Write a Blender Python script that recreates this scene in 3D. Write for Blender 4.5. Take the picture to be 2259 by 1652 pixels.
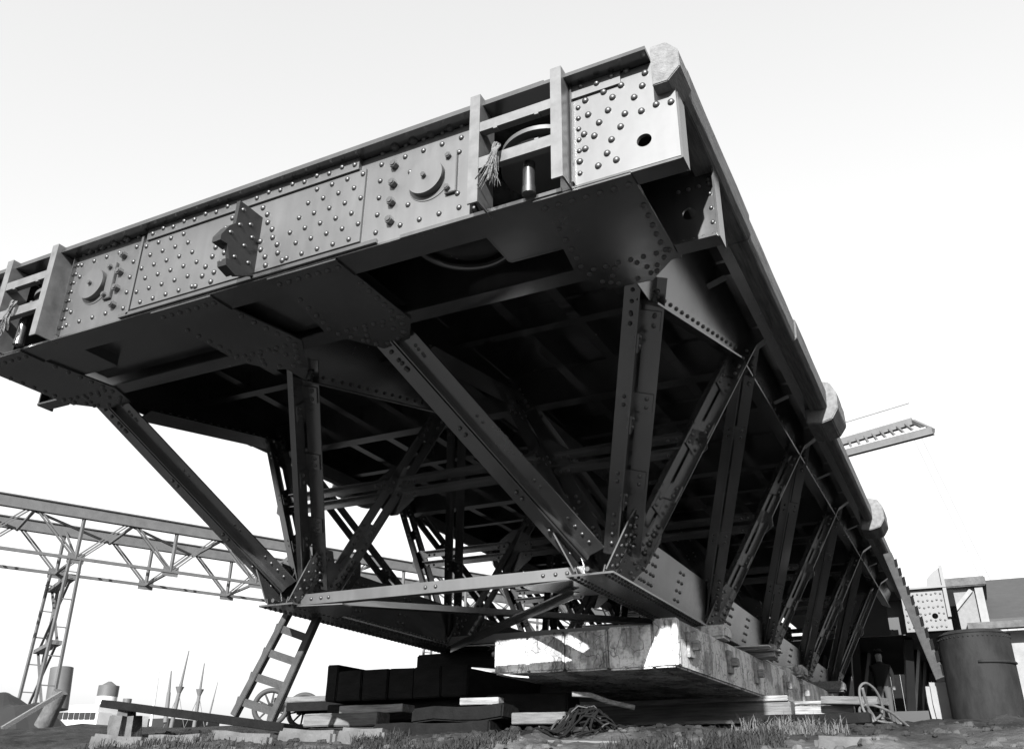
import bpy, bmesh, math, random
from mathutils import Vector, Matrix, noise
random.seed(7)
S = bpy.context.scene
for o in list(bpy.data.objects): bpy.data.objects.remove(o)

# ------------------------------------------------------------------ camera, sky, sun, exposure
CR = Vector((0.89482016, 0.44634361, 0.00861758))      # camera right
CD = Vector((-0.18305345, 0.38445095, -0.90481429))    # camera down
CF = Vector((-0.40717112, 0.80806859, 0.4257192))      # camera forward
FPX, CX, CY = 1942.92, 1129.5, 825.9                   # focal length and centre for a frame 2259 wide
cam = bpy.data.cameras.new('camera'); camo = bpy.data.objects.new('camera', cam)
S.collection.objects.link(camo)
camo.matrix_world = Matrix(((CR.x, -CD.x, -CF.x, 0), (CR.y, -CD.y, -CF.y, 0), (CR.z, -CD.z, -CF.z, 0), (0, 0, 0, 1)))
cam.sensor_width = 36; cam.lens = 30.963; cam.clip_start = 0.05; cam.clip_end = 6000
S.camera = camo

SUN_EL, SUN_AZ = math.radians(25), math.radians(12)     # azimuth measured from -Y towards +X
sdir = Vector((math.sin(SUN_AZ) * math.cos(SUN_EL), -math.cos(SUN_AZ) * math.cos(SUN_EL), math.sin(SUN_EL)))
W = bpy.data.worlds.new('World'); S.world = W; W.use_nodes = True
nt = W.node_tree; nt.nodes.clear()
sky = nt.nodes.new('ShaderNodeTexSky'); sky.sky_type = 'NISHITA'; sky.sun_disc = False
sky.sun_elevation = SUN_EL; sky.sun_rotation = math.atan2(sdir.x, sdir.y)
sky.air_density = 1.0; sky.dust_density = 4.0; sky.ozone_density = 1.0
sep = nt.nodes.new('ShaderNodeSeparateColor')          # a blue-sensitive plate: one channel, no colour
bg = nt.nodes.new('ShaderNodeBackground'); bg.inputs['Strength'].default_value = 0.15
out = nt.nodes.new('ShaderNodeOutputWorld')
pw = nt.nodes.new('ShaderNodeMath'); pw.operation = 'POWER'; pw.inputs[1].default_value = 0.5   # bright even haze
nt.links.new(sky.outputs[0], sep.inputs[0]); nt.links.new(sep.outputs[2], pw.inputs[0]); ml = nt.nodes.new('ShaderNodeMath'); ml.operation = 'MULTIPLY'; ml.inputs[1].default_value = 1.24
nt.links.new(pw.outputs[0], ml.inputs[0]); nt.links.new(ml.outputs[0], bg.inputs['Color']); nt.links.new(bg.outputs[0], out.inputs[0])
sl = bpy.data.lights.new('sun', 'SUN'); sl.energy = 4.6; sl.angle = math.radians(0.6); sl.color = (1, 1, 1)
so = bpy.data.objects.new('sun', sl); S.collection.objects.link(so)
so.rotation_euler = (-sdir).to_track_quat('-Z', 'Y').to_euler()
S.view_settings.view_transform = 'Standard'; S.view_settings.look = 'None'
S.view_settings.exposure = 1.72; S.view_settings.gamma = 1.0

# ------------------------------------------------------------------ materials
MAT = {}
def mat(name, base, rough=0.6, spec=0.5, metallic=0.0, noise_amt=0.0, nscale=6.0, bump=0.0, bscale=40.0, dark=None, streak=None, ior=1.5, rvar=0.0):
    m = bpy.data.materials.new(name); m.use_nodes = True; MAT[name] = m
    n = m.node_tree; b = n.nodes['Principled BSDF']
    b.inputs['Base Color'].default_value = (base, base, base, 1); b.inputs['Roughness'].default_value = rough
    b.inputs['Specular IOR Level'].default_value = spec; b.inputs['Metallic'].default_value = metallic
    b.inputs['IOR'].default_value = ior
    tc = n.nodes.new('ShaderNodeTexCoord')
    if dark is not None:
        mp = n.nodes.new('ShaderNodeMapping'); mp.inputs['Scale'].default_value = streak or (1, 1, 1)
        n.links.new(tc.outputs['Object'], mp.inputs[0])
        nz = n.nodes.new('ShaderNodeTexNoise'); nz.inputs['Scale'].default_value = nscale; nz.inputs['Detail'].default_value = 8; nz.inputs['Roughness'].default_value = 0.65
        n.links.new(mp.outputs[0], nz.inputs['Vector'])
        cr = n.nodes.new('ShaderNodeValToRGB')
        cr.color_ramp.elements[0].position = 0.5 - 0.5 * noise_amt; cr.color_ramp.elements[0].color = (dark, dark, dark, 1)
        cr.color_ramp.elements[1].position = 0.5 + 0.25 * noise_amt; cr.color_ramp.elements[1].color = (base, base, base, 1)
        n.links.new(nz.outputs[0], cr.inputs[0]); n.links.new(cr.outputs[0], b.inputs['Base Color'])
        if rvar:
            mr = n.nodes.new('ShaderNodeMapRange'); mr.inputs['To Min'].default_value = rough - rvar; mr.inputs['To Max'].default_value = rough + rvar
            n.links.new(nz.outputs[0], mr.inputs[0]); n.links.new(mr.outputs[0], b.inputs['Roughness'])
    if bump:
        n2 = n.nodes.new('ShaderNodeTexNoise'); n2.inputs['Scale'].default_value = bscale; n2.inputs['Detail'].default_value = 6
        if streak:
            m2 = n.nodes.new('ShaderNodeMapping'); m2.inputs['Scale'].default_value = streak
            n.links.new(tc.outputs['Object'], m2.inputs[0]); n.links.new(m2.outputs[0], n2.inputs['Vector'])
        else: n.links.new(tc.outputs['Object'], n2.inputs['Vector'])
        bp = n.nodes.new('ShaderNodeBump'); bp.inputs['Strength'].default_value = bump; bp.inputs['Distance'].default_value = 0.02
        n.links.new(n2.outputs[0], bp.inputs['Height']); n.links.new(bp.outputs[0], b.inputs['Normal'])
    return m
def paint_mat(name, dr=0.0, ior=2.15):
    m = mat(name, 0.03, 0.27, 0.5, ior=ior); n = m.node_tree; b = n.nodes['Principled BSDF']
    def N(t): return n.nodes.new(t)
    def noise_(scale, sc, detail=6, rough=0.6):
        mp = N('ShaderNodeMapping'); mp.inputs['Scale'].default_value = sc; n.links.new(n.nodes['Texture Coordinate'].outputs['Object'], mp.inputs[0])
        z = N('ShaderNodeTexNoise'); z.inputs['Scale'].default_value = scale; z.inputs['Detail'].default_value = detail; z.inputs['Roughness'].default_value = rough
        n.links.new(mp.outputs[0], z.inputs['Vector']); return z.outputs[0]
    def rng(src, a, b_, c, d):
        r = N('ShaderNodeMapRange'); r.inputs['From Min'].default_value = a; r.inputs['From Max'].default_value = b_; r.inputs['To Min'].default_value = c; r.inputs['To Max'].default_value = d
        n.links.new(src, r.inputs[0]); return r.outputs[0]
    runs = noise_(5.0, (2.4, 2.4, 0.22)); blot = noise_(1.3, (1, 1, 1)); fine = noise_(60, (1, 1, 1), 3)
    mul = N('ShaderNodeMath'); mul.operation = 'MULTIPLY'; n.links.new(rng(runs, 0.42, 0.75, 0.85, 1.2), mul.inputs[0]); n.links.new(rng(blot, 0.3, 0.7, 0.6, 1.5), mul.inputs[1])
    m2 = N('ShaderNodeMath'); m2.operation = 'MULTIPLY'; m2.inputs[1].default_value = 0.024; n.links.new(mul.outputs[0], m2.inputs[0]); n.links.new(m2.outputs[0], b.inputs['Base Color'])
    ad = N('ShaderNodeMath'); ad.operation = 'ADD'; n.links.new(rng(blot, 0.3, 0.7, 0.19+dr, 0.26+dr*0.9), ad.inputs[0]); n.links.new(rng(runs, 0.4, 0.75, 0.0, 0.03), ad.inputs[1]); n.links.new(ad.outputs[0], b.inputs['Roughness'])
    bp = N('ShaderNodeBump'); bp.inputs['Strength'].default_value = 0.05; bp.inputs['Distance'].default_value = 0.02
    a2 = N('ShaderNodeMath'); a2.operation = 'MULTIPLY_ADD'; a2.inputs[1].default_value = 0.035; n.links.new(fine, a2.inputs[0]); n.links.new(noise_(5, (1, 1, 1), 2), a2.inputs[2])
    n.links.new(a2.outputs[0], bp.inputs['Height']); n.links.new(bp.outputs[0], b.inputs['Normal'])
paint_mat('paint')
paint_mat('lit_paint', 0.27, 1.95)  # rougher copy of the same paint, so the sunlit faces read brighter
mat('rivet_paint', 0.026, 0.42, 0.5, dark=0.015, noise_amt=0.6, nscale=9, ior=1.7)
mat('bracket_shade', 0.010, 0.5, 0.4, dark=0.006, noise_amt=0.6, nscale=6, bump=0.1, bscale=30)  # darker, duller copy for the bracket, standing in for dark reflections
mat('paint_far', 0.012, 0.5, 0.4, dark=0.008, noise_amt=0.8, nscale=3)
mat('steel_grey', 0.085, 0.5, 0.5, dark=0.05, noise_amt=0.8, nscale=3)
mat('frame_paint', 0.10, 0.40, 0.8, dark=0.045, noise_amt=0.6, nscale=8, bump=0.04, bscale=60)
def wash_mat(name, hi, mid, lo):
    m = mat(name, hi, 0.88, 0.2); n = m.node_tree; b = n.nodes['Principled BSDF']; N = lambda t: n.nodes.new(t); L = n.links.new
    tc = n.nodes['Texture Coordinate']
    def nz(scale, sc, detail=8, rough=0.62):
        mp = N('ShaderNodeMapping'); mp.inputs['Scale'].default_value = sc; L(tc.outputs['Object'], mp.inputs[0])
        z = N('ShaderNodeTexNoise'); z.inputs['Scale'].default_value = scale; z.inputs['Detail'].default_value = detail; z.inputs['Roughness'].default_value = rough; L(mp.outputs[0], z.inputs['Vector']); return z.outputs[0]
    def ramp(src, *st):
        r = N('ShaderNodeValToRGB'); e = r.color_ramp.elements
        while len(e) < len(st): e.new(0.5)
        for k, (p, c) in enumerate(st): e[k].position = p; e[k].color = (c, c, c, 1)
        L(src, r.inputs[0]); return r.outputs[0]
    def mult(a, c):
        k = N('ShaderNodeMix'); k.data_type = 'RGBA'; k.blend_type = 'MULTIPLY'; k.inputs[0].default_value = 1; L(a, k.inputs[6]); L(c, k.inputs[7]); return k.outputs[2]
    blot = ramp(nz(2.2, (1.3, 1.0, 1.0)), (0.36, mid*0.8), (0.47, mid), (0.52, hi), (0.75, hi*1.1))
    drip = ramp(nz(6, (2.2, 2.2, 0.35)), (0.33, 0.45), (0.5, 1.0))
    grit = ramp(nz(38, (1, 1, 1), 4), (0.28, 0.55), (0.5, 1.0))
    vo = N('ShaderNodeTexVoronoi'); vo.feature = 'DISTANCE_TO_EDGE'; vo.inputs['Scale'].default_value = 9; mp = N('ShaderNodeMapping'); mp.inputs['Scale'].default_value = (1.0, 0.4, 0.45)
    wp = N('ShaderNodeMix'); wp.data_type = 'RGBA'; wp.inputs[0].default_value = 0.25; z = N('ShaderNodeTexNoise'); z.inputs['Scale'].default_value = 5; L(tc.outputs['Object'], z.inputs['Vector']); L(tc.outputs['Object'], wp.inputs[6]); L(z.outputs[1], wp.inputs[7])
    L(wp.outputs[2], mp.inputs[0]); L(mp.outputs[0], vo.inputs['Vector'])
    crack = ramp(vo.outputs['Distance'], (0.0, lo), (0.025, 1.0))
    L(mult(mult(blot, drip), mult(grit, crack)), b.inputs['Base Color'])
    bp = N('ShaderNodeBump'); bp.inputs['Strength'].default_value = 0.7; bp.inputs['Distance'].default_value = 0.015; L(mult(grit, crack), bp.inputs['Height']); L(bp.outputs[0], b.inputs['Normal'])
wash_mat('whitewashed', 0.60, 0.34, 0.3)
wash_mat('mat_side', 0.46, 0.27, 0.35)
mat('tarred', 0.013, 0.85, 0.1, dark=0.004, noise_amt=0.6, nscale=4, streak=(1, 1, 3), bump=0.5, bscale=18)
mat('edge_timber', 0.12, 0.75, 0.3, dark=0.035, noise_amt=0.45, nscale=5, streak=(8, 0.5, 8), bump=0.4, bscale=30)
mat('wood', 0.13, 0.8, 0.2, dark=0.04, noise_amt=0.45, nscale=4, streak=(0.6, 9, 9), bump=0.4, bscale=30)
mat('pale_wood', 0.24, 0.85, 0.2, dark=0.07, noise_amt=0.4, nscale=5, streak=(0.6, 7, 7), bump=0.4, bscale=26)
mat('block_wood', 0.15, 0.85, 0.2, dark=0.07, noise_amt=0.5, nscale=4, streak=(4, 1, 4), bump=0.4, bscale=20)
mat('dark_wood', 0.008, 0.85, 0.1, dark=0.003, noise_amt=0.6, nscale=5, bump=0.4, bscale=30)
mat('ladder_wood', 0.045, 0.75, 0.2, dark=0.02, noise_amt=0.6, nscale=7, bump=0.4, bscale=40)
def soil_mat():
    m = mat('soil', 0.1, 0.95, 0.1); n = m.node_tree; b = n.nodes['Principled BSDF']; N = lambda t: n.nodes.new(t); L = n.links.new; tc = n.nodes['Texture Coordinate']
    def nz(scale, detail=8, rough=0.65):
        z = N('ShaderNodeTexNoise'); z.inputs['Scale'].default_value = scale; z.inputs['Detail'].default_value = detail; z.inputs['Roughness'].default_value = rough; L(tc.outputs['Object'], z.inputs['Vector']); return z.outputs[0]
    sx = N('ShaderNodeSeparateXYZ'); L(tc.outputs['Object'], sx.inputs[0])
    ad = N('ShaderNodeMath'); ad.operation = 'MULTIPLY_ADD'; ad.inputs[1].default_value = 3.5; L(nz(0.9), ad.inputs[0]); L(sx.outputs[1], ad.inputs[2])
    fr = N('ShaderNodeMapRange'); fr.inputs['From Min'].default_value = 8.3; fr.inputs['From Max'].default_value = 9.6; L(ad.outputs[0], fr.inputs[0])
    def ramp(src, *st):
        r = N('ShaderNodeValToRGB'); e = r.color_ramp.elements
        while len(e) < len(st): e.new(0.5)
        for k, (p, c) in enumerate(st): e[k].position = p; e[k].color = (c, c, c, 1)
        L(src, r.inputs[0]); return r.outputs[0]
    mx_ = N('ShaderNodeMix'); mx_.data_type = 'RGBA'; L(fr.outputs[0], mx_.inputs[0]); L(ramp(nz(2.4), (0.30, 0.015), (0.45, 0.04), (0.64, 0.10)), mx_.inputs[6]); L(ramp(nz(3), (0.35, 0.008), (0.65, 0.03)), mx_.inputs[7])  # soil colour kept dark behind the bank, to cut bounce light below the bridge
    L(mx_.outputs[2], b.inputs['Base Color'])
    bp = N('ShaderNodeBump'); bp.inputs['Strength'].default_value = 1.0; bp.inputs['Distance'].default_value = 0.03; L(nz(14), bp.inputs['Height']); L(bp.outputs[0], b.inputs['Normal'])
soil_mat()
mat('stone', 0.09, 0.9, 0.2, dark=0.03, noise_amt=0.6, nscale=5, bump=0.7, bscale=16)
mat('grass', 0.022, 0.8, 0.2)
mat('dry_grass', 0.07, 0.8, 0.2)
mat('rope', 0.16, 0.95, 0.1, dark=0.07, noise_amt=0.6, nscale=40, bump=0.8, bscale=120)
mat('cable', 0.08, 0.7, 0.3, dark=0.035, noise_amt=0.6, nscale=30)
mat('rust', 0.014, 0.8, 0.2, dark=0.003, noise_amt=0.35, nscale=2.2, streak=(2, 2, 0.8), bump=0.25, bscale=9)
mat('bright_plate', 0.45, 0.35, 0.6, dark=0.3, noise_amt=0.5, nscale=8)
mat('brick', 0.15, 0.9, 0.2, dark=0.10, noise_amt=0.7, nscale=9)
mat('plaster', 0.19, 0.9, 0.2, dark=0.13, noise_amt=0.6, nscale=3)
mat('slate', 0.04, 0.7, 0.3, dark=0.028, noise_amt=0.7, nscale=4)
mat('ship_white', 0.42, 0.6, 0.3, dark=0.30, noise_amt=0.6, nscale=1)
mat('ship_black', 0.014, 0.6, 0.3)
mat('ship_grey', 0.07, 0.6, 0.3, dark=0.05, noise_amt=0.6, nscale=0.5)
mat('mast_grey', 0.08, 0.7, 0.3)
mat('rubber', 0.03, 0.7, 0.3)
mat('water', 0.05, 0.15, 0.5, bump=0.3, bscale=1.5)
mat('gantry_paint', 0.075, 0.6, 0.4, dark=0.045, noise_amt=0.6, nscale=2)
mat('skin', 0.09, 0.6, 0.3)
mat('cloth_dark', 0.008, 0.9, 0.1)
mat('cloth_pale', 0.05, 0.9, 0.1)

# ------------------------------------------------------------------ mesh helpers
def at(px, py, x=None, y=None, z=None):
    d = CR * ((px - CX) / FPX) + CD * ((py - CY) / FPX) + CF
    t = x / d.x if x is not None else y / d.y if y is not None else z / d.z
    return d * t
def V(*a): return Vector(a)
class MB:
    def __init__(s): s.v = []; s.f = []; s.sm = []
    def add(s, vs, fs, smooth=False):
        k = len(s.v); s.v += [tuple(p) for p in vs]; s.f += [tuple(i + k for i in f) for f in fs]; s.sm += [smooth] * len(fs); return s
    def box(s, x0, x1, y0, y1, z0, z1):
        return s.add([(x0,y0,z0),(x1,y0,z0),(x1,y1,z0),(x0,y1,z0),(x0,y0,z1),(x1,y0,z1),(x1,y1,z1),(x0,y1,z1)],
                     [(0,3,2,1),(4,5,6,7),(0,1,5,4),(1,2,6,5),(2,3,7,6),(3,0,4,7)])
    def obox(s, c, a, b, d):                            # centre and three half-vectors
        vs = [c+a*i+b*j+d*k for k in (-1,1) for j in (-1,1) for i in (-1,1)]
        return s.add(vs, [(0,2,3,1),(4,5,7,6),(0,1,5,4),(1,3,7,5),(3,2,6,7),(2,0,4,6)])
    def prism(s, poly, ext):                            # planar polygon pushed by a vector
        n = len(poly); ext = Vector(ext); a = [Vector(p) for p in poly]
        return s.add(a + [p + ext for p in a], [tuple(range(n)), tuple(range(2*n-1, n-1, -1))] + [(i, (i+1) % n + 0, (i+1) % n + n, i + n) for i in range(n)])
    def cyl(s, p, q, r0, r1=None, n=12, cap=True):
        p = Vector(p); q = Vector(q); r1 = r0 if r1 is None else r1
        w = (q - p).normalized(); u = w.orthogonal().normalized(); t = w.cross(u)
        vs = [c + (u*math.cos(2*math.pi*i/n) + t*math.sin(2*math.pi*i/n))*r for c, r in ((p, r0), (q, r1)) for i in range(n)]
        s.add(vs, [(i, (i+1) % n, (i+1) % n + n, i + n) for i in range(n)], True)
        if cap: s.add(vs, [tuple(range(n-1, -1, -1)), tuple(range(n, 2*n))])
        return s
    def tube(s, pts, r, n=6):
        pts = [Vector(p) for p in pts]; rings = []; u = None
        for i, p in enumerate(pts):
            w = (pts[min(i+1, len(pts)-1)] - pts[max(i-1, 0)]).normalized()
            u = (w.orthogonal() if u is None else u - w*u.dot(w)).normalized(); t = w.cross(u)
            rr = r[i] if isinstance(r, (list, tuple)) else r
            rings.append([p + (u*math.cos(2*math.pi*k/n) + t*math.sin(2*math.pi*k/n))*rr for k in range(n)])
        vs = [v for g in rings for v in g]
        fs = [(i*n+k, i*n+(k+1) % n, (i+1)*n+(k+1) % n, (i+1)*n+k) for i in range(len(pts)-1) for k in range(n)]
        fs += [tuple(range(n-1, -1, -1)), tuple(range((len(pts)-1)*n, len(pts)*n))]
        return s.add(vs, fs, True)
    def bar(s, p, q, w, h, up=(0, 0, 1)):               # rectangular bar from p to q
        p = Vector(p); q = Vector(q); d = q - p; u = d.cross(Vector(up))
        u = (d.orthogonal() if u.length < 1e-6 else u).normalized(); t = u.cross(d).normalized()
        return s.obox((p+q)/2, d/2, u*(w/2), t*(h/2))
    def rivet(s, p, n, r=0.023, seg=8):
        p = Vector(p); n = Vector(n).normalized(); u = n.orthogonal().normalized(); t = n.cross(u)
        vs = []
        for a, h in ((1.0, 0.0), (0.86, 0.45), (0.5, 0.74)):
            vs += [p + (u*math.cos(2*math.pi*i/seg) + t*math.sin(2*math.pi*i/seg))*r*a + n*r*h for i in range(seg)]
        vs.append(p + n*r*0.84)
        fs = [(k*seg+i, k*seg+(i+1) % seg, (k+1)*seg+(i+1) % seg, (k+1)*seg+i) for k in range(2) for i in range(seg)]
        fs += [(2*seg+i, 2*seg+(i+1) % seg, 3*seg) for i in range(seg)]
        return s.add(vs, fs, True)
    def mesh(s, name, bevel=0.0, jit=0.0):
        me = bpy.data.meshes.new(name); me.from_pydata(s.v, [], s.f)
        for p, f in zip(me.polygons, s.sm): p.use_smooth = f
        bm = bmesh.new(); bm.from_mesh(me)
        bmesh.ops.recalc_face_normals(bm, faces=bm.faces)
        if bevel: bmesh.ops.bevel(bm, geom=bm.edges[:], offset=bevel, segments=2, affect='EDGES', clamp_overlap=True)
        if jit:
            bmesh.ops.subdivide_edges(bm, edges=bm.edges[:], cuts=3, use_grid_fill=True)
            for v in bm.verts: v.co += noise.noise_vector(v.co * 3.1) * jit
        bm.to_mesh(me); bm.free(); return me
    def build(s, name, m, parent=None, bevel=0.0, jit=0.0):
        return link(name, s.mesh(name, bevel, jit), m, parent)
def link(name, me, m=None, parent=None):
    if m and not me.materials: me.materials.append(MAT[m])
    o = bpy.data.objects.new(name, me); S.collection.objects.link(o)
    if parent is not None:
        o.parent = parent; o.matrix_parent_inverse = parent.matrix_basis.inverted() if parent.parent is None else Matrix.Identity(4)
    return o
def tag(o, label=None, cat=None, group=None, kind=None):
    if label: o['label'] = label
    if cat: o['category'] = cat
    if group: o['group'] = group
    if kind: o['kind'] = kind
    return o
def thing(name, label, cat, loc=(0, 0, 0), group=None):
    o = bpy.data.objects.new(name, None); S.collection.objects.link(o); o.location = loc; o.empty_display_size = 0.2
    bpy.context.view_layer.update()
    return tag(o, label, cat, group)
def stuff(o): o['kind'] = 'stuff'; return o

# ------------------------------------------------------------------ ground and water
def ground_z(x, y):
    pts = [(-30, -1.6), (0, -1.5), (3, -0.62), (6, 0.16), (7, 0.34), (8, 0.45), (9.5, 0.54), (20, 1.2), (28, 1.65), (60, 1.9), (400, 2.0)]
    z = pts[-1][1]
    for (a, za), (b, zb) in zip(pts, pts[1:]):
        if y <= b:
            t = max(0, (y - a) / (b - a)); z = za + (zb - za) * t; break
    # left quay rises a little behind the crest, then ends at the water
    if x < -9: z += 0.25 * min(1, (-9 - x) / 6) * max(0, min(1, (y - 8.5) / 4))
    k = max(0, min(1, (-26 - x) / 3)) if y > -100 else 0
    return z * (1 - k) + (-4.0) * k
def ground_h(x, y):
    z = ground_z(x, y)
    n = noise.noise(Vector((x*0.5, y*0.5, 0)))*0.09 + noise.noise(Vector((x*1.7, y*1.7, 3)))*0.055 + noise.noise(Vector((x*5, y*5, 8)))*0.025 + noise.noise(Vector((x*14, y*14, 5)))*0.018 + abs(noise.noise(Vector((x*2.6, y*2.6, 11))))*0.06
    return z + n
def axis(core0, core1, step, far0, far1):
    a = []; t = core0
    while t < core1: a.append(t); t += step
    a.append(core1); st = step
    t = core1
    while t < far1: st *= 1.35; t += st; a.append(min(t, far1))
    st = step; t = core0
    while t > far0: st *= 1.35; t -= st; a.insert(0, max(t, far0))
    return a
gx = axis(-11.5, 1.6, 0.075, -40, 3000); gy = axis(4.0, 10.5, 0.075, -200, 3000)
vs = [(x, y, ground_h(x, y)) for y in gy for x in gx]; nx = len(gx)
g = MB(); g.add(vs, [(j*nx+i, j*nx+i+1, (j+1)*nx+i+1, (j+1)*nx+i) for j in range(len(gy)-1) for i in range(nx-1)], True)
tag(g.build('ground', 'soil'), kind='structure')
w = MB(); w.add([(-3000, -300, -2.2), (-25, -300, -2.2), (-25, 3000, -2.2), (-3000, 3000, -2.2)], [(0, 1, 2, 3)])
tag(w.build('harbour_water', 'water'), kind='structure')

# ------------------------------------------------------------------ the bridge section
XC = -4.76                                               # its centre line
def mx(x): return 2*XC - x
Y0, ZB, ZT = 4.5, 3.68, 4.547
bridge = thing('bridge_section', 'huge black riveted steel bridge section propped up over the yard', 'bridge', (XC, Y0, ZB))

rivet_mesh = MB().rivet((0, 0, 0), (0, -1, 0), 0.0255, 10).mesh('rivet'); rivet_mesh.materials.append(MAT['rivet_paint'])
small_rivet_mesh = MB().rivet((0, 0, 0), (0, -1, 0), 0.0225, 10).mesh('rivet'); small_rivet_mesh.materials.append(MAT['rivet_paint'])
hexm = MB(); hexm.cyl((0, 0, 0), (0, -0.045, 0), 0.034, n=6); hexm.sm = [False]*len(hexm.sm); hexm.cyl((0, -0.045, 0), (0, -0.055, 0), 0.022, n=8)
hex_mesh = hexm.mesh('hex_bolt'); hex_mesh.materials.append(MAT['paint'])

# --- end plate with its openings
def plate_hole(m, x0, x1, z0, z1, cx, cz, r, y0, y1):
    angs = sorted([2*math.pi*i/24 for i in range(24)] + [math.atan2(zz-cz, xx-cx) % (2*math.pi) for xx in (x0, x1) for zz in (z0, z1)])
    inn, outp = [], []
    for a in angs:
        c, s_ = math.cos(a), math.sin(a)
        t = min([k for k in ((x1-cx)/c if c > 1e-9 else 9e9, (x0-cx)/c if c < -1e-9 else 9e9, (z1-cz)/s_ if s_ > 1e-9 else 9e9, (z0-cz)/s_ if s_ < -1e-9 else 9e9)])
        inn.append((cx+c*r, cz+s_*r)); outp.append((cx+c*t, cz+s_*t))
    n = len(angs)
    vs = [(p[0], y0, p[1]) for p in inn] + [(p[0], y0, p[1]) for p in outp] + [(p[0], y1, p[1]) for p in inn] + [(p[0], y1, p[1]) for p in outp]
    fs = []
    for i in range(n):
        j = (i+1) % n
        fs += [(i, j, n+j, n+i), (2*n+j, 2*n+i, 3*n+i, 3*n+j), (j, i, 2*n+i, 2*n+j), (n+i, n+j, 3*n+j, 3*n+i)]
    m.add(vs, fs)
ep = MB()
for sgn in (0, 1):
    f = (lambda x: x) if not sgn else mx
    xs = sorted((f(-1.81), f(-1.07)))
    plate_hole(ep, xs[0], xs[1], ZB, ZT-0.02, f(-1.306), 3.887, 0.052, Y0, Y0+0.03)
ep.box(mx(-2.62), -2.62, Y0, Y0+0.03, ZB, ZT-0.02)
end_plate = ep.build('end_plate', 'lit_paint', bridge)
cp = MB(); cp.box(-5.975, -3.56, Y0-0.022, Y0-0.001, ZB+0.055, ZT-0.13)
cover = cp.build('cover_plate', 'lit_paint', bridge)
jb = MB(); jb.box(-6.012, -5.985, Y0-0.03, Y0-0.001, ZB+0.01, ZT-0.05); jb.build('joint_strip', 'lit_paint', bridge)
# top angle under the flange (front face strip) and bottom flange edges
tf = MB(); tf.box(mx(-1.22), -1.22, 4.37, 5.62, ZT-0.012, ZT+0.018); tf.build('top_flange', 'paint', bridge)
cap = MB(); cap.box(mx(-1.55), -1.98, 4.385, 5.4, ZT+0.021, ZT+0.045)
cap.build('cap_plate', 'paint', bridge)
for a, b in ((-5.93, -3.62), (-1.80, -1.44), (-8.08, -7.72)):
    ta = MB(); ta.box(a, b, Y0-0.02-0.022*(a == -5.93), Y0-0.002, ZT-0.125, ZT-0.014); ta.build('top_angle', 'lit_paint', bridge)
bf = MB(); bf.box(mx(-1.41), -1.41, Y0-0.005, Y0+0.26, ZB-0.018, ZB-0.001)
bf.build('bottom_flange', 'paint', bridge)
bf2 = MB(); bf2.box(-6.1, -3.4, Y0-0.03, Y0+0.2, ZB-0.002, ZB+0.03); bf2.box(-3.2, -1.9, Y0-0.012, Y0+0.0, ZB-0.017, ZB+0.012); bf2.build('flange_angle', 'paint', bridge)
# outer bracket boxes left and right of the end plate: bottom and end flanges
for f in (lambda x: x, mx):
    b = MB()
    x0, x1 = sorted((f(-1.41), f(-1.07))); b.box(x0, x1, Y0+0.003, 4.65, ZB-0.020, ZB-0.002)
    x0, x1 = sorted((f(-1.055), f(-1.068))); b.box(x0, x1, Y0-0.004, 4.65, ZB-0.022, 4.20)
    b.build('corner_flange', 'paint', bridge)

# rivets of the end plate, each one a piece
def face_rivets():
    L = []
    def put(x, z, kind='r', dy=0.0): L.append((x, z, kind, dy)); L.append((mx(x), z, kind, dy))
    # outer plate
    for px, py in ((1527,408),(1630,360),(1680,390),(1728,322),(1758,243),(1863,253),(1848,325),(1802,390),(1543,488),(1655,463),(1605,532),(1750,482),(1843,467),(1926,430),(2010,416),(1520,598),(1578,607),(1726,555),(1675,628),(1527,680),(1650,705),(1496,752),(1702,742),(1600,776)):
        p = at((1100 + px/1.6136)/1.58433, (100 + py/1.6136)/1.58433, y=Y0); put(p.x, p.z)
    # pin zone
    for px, py in ((828,617),(720,654),(615,690),(512,725),(816,698),(540,811),(806,931),(527,995),(815,1010),(702,1045),(591,1078),(483,1110),(379,769),(371,861),(364,956),(354,1052),(345,1152),(386,707),(833,551),(723,590),(618,626),(516,661)):
        p = at((1100 + px/1.6136)/1.58433, (100 + py/1.6136)/1.58433, y=Y0); put(p.x, p.z, 's')
    for px, py in ((463,678),(565,642),(666,603),(773,567),(457,777),(449,880),(439,984),(431,1089)):
        p = at((1100 + px/1.6136)/1.58433, (100 + py/1.6136)/1.58433, y=Y0); put(p.x, p.z, 'h')
    # cover plate: staggered pairs, then the two slanting bands by the bracket
    zs = (3.78, 3.90, 4.02, 4.14, 4.26, 4.37)
    for k in range(7):
        for j, z in enumerate(zs):
            x = -3.64 - k*0.15 + (0.055 if j % 2 else -0.02)
            if x > -4.36 + (z-3.79)*0.35 + 0.0: put(x, z, 's', -0.022)
    for j in range(8):
        z = 3.77 + j*0.085; put(-4.30 - (z-3.77)*0.46 - 0.02*(j % 2), z, 'r', -0.022)
        put(-4.47 - (z-3.77)*0.46 + 0.02*(j % 2), z, 'r', -0.022)
    for k in range(9): put(-3.66 - k*0.125, ZT-0.075 + 0.02*(k % 2), 's', -0.042)
    for px, py in ((1502,328),(1590,311),(1674,271)):
        p = at((1100 + px/1.6136)/1.58433, (100 + py/1.6136)/1.58433, y=Y0-0.02); put(p.x, p.z, 's', -0.02)
    return L
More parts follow.
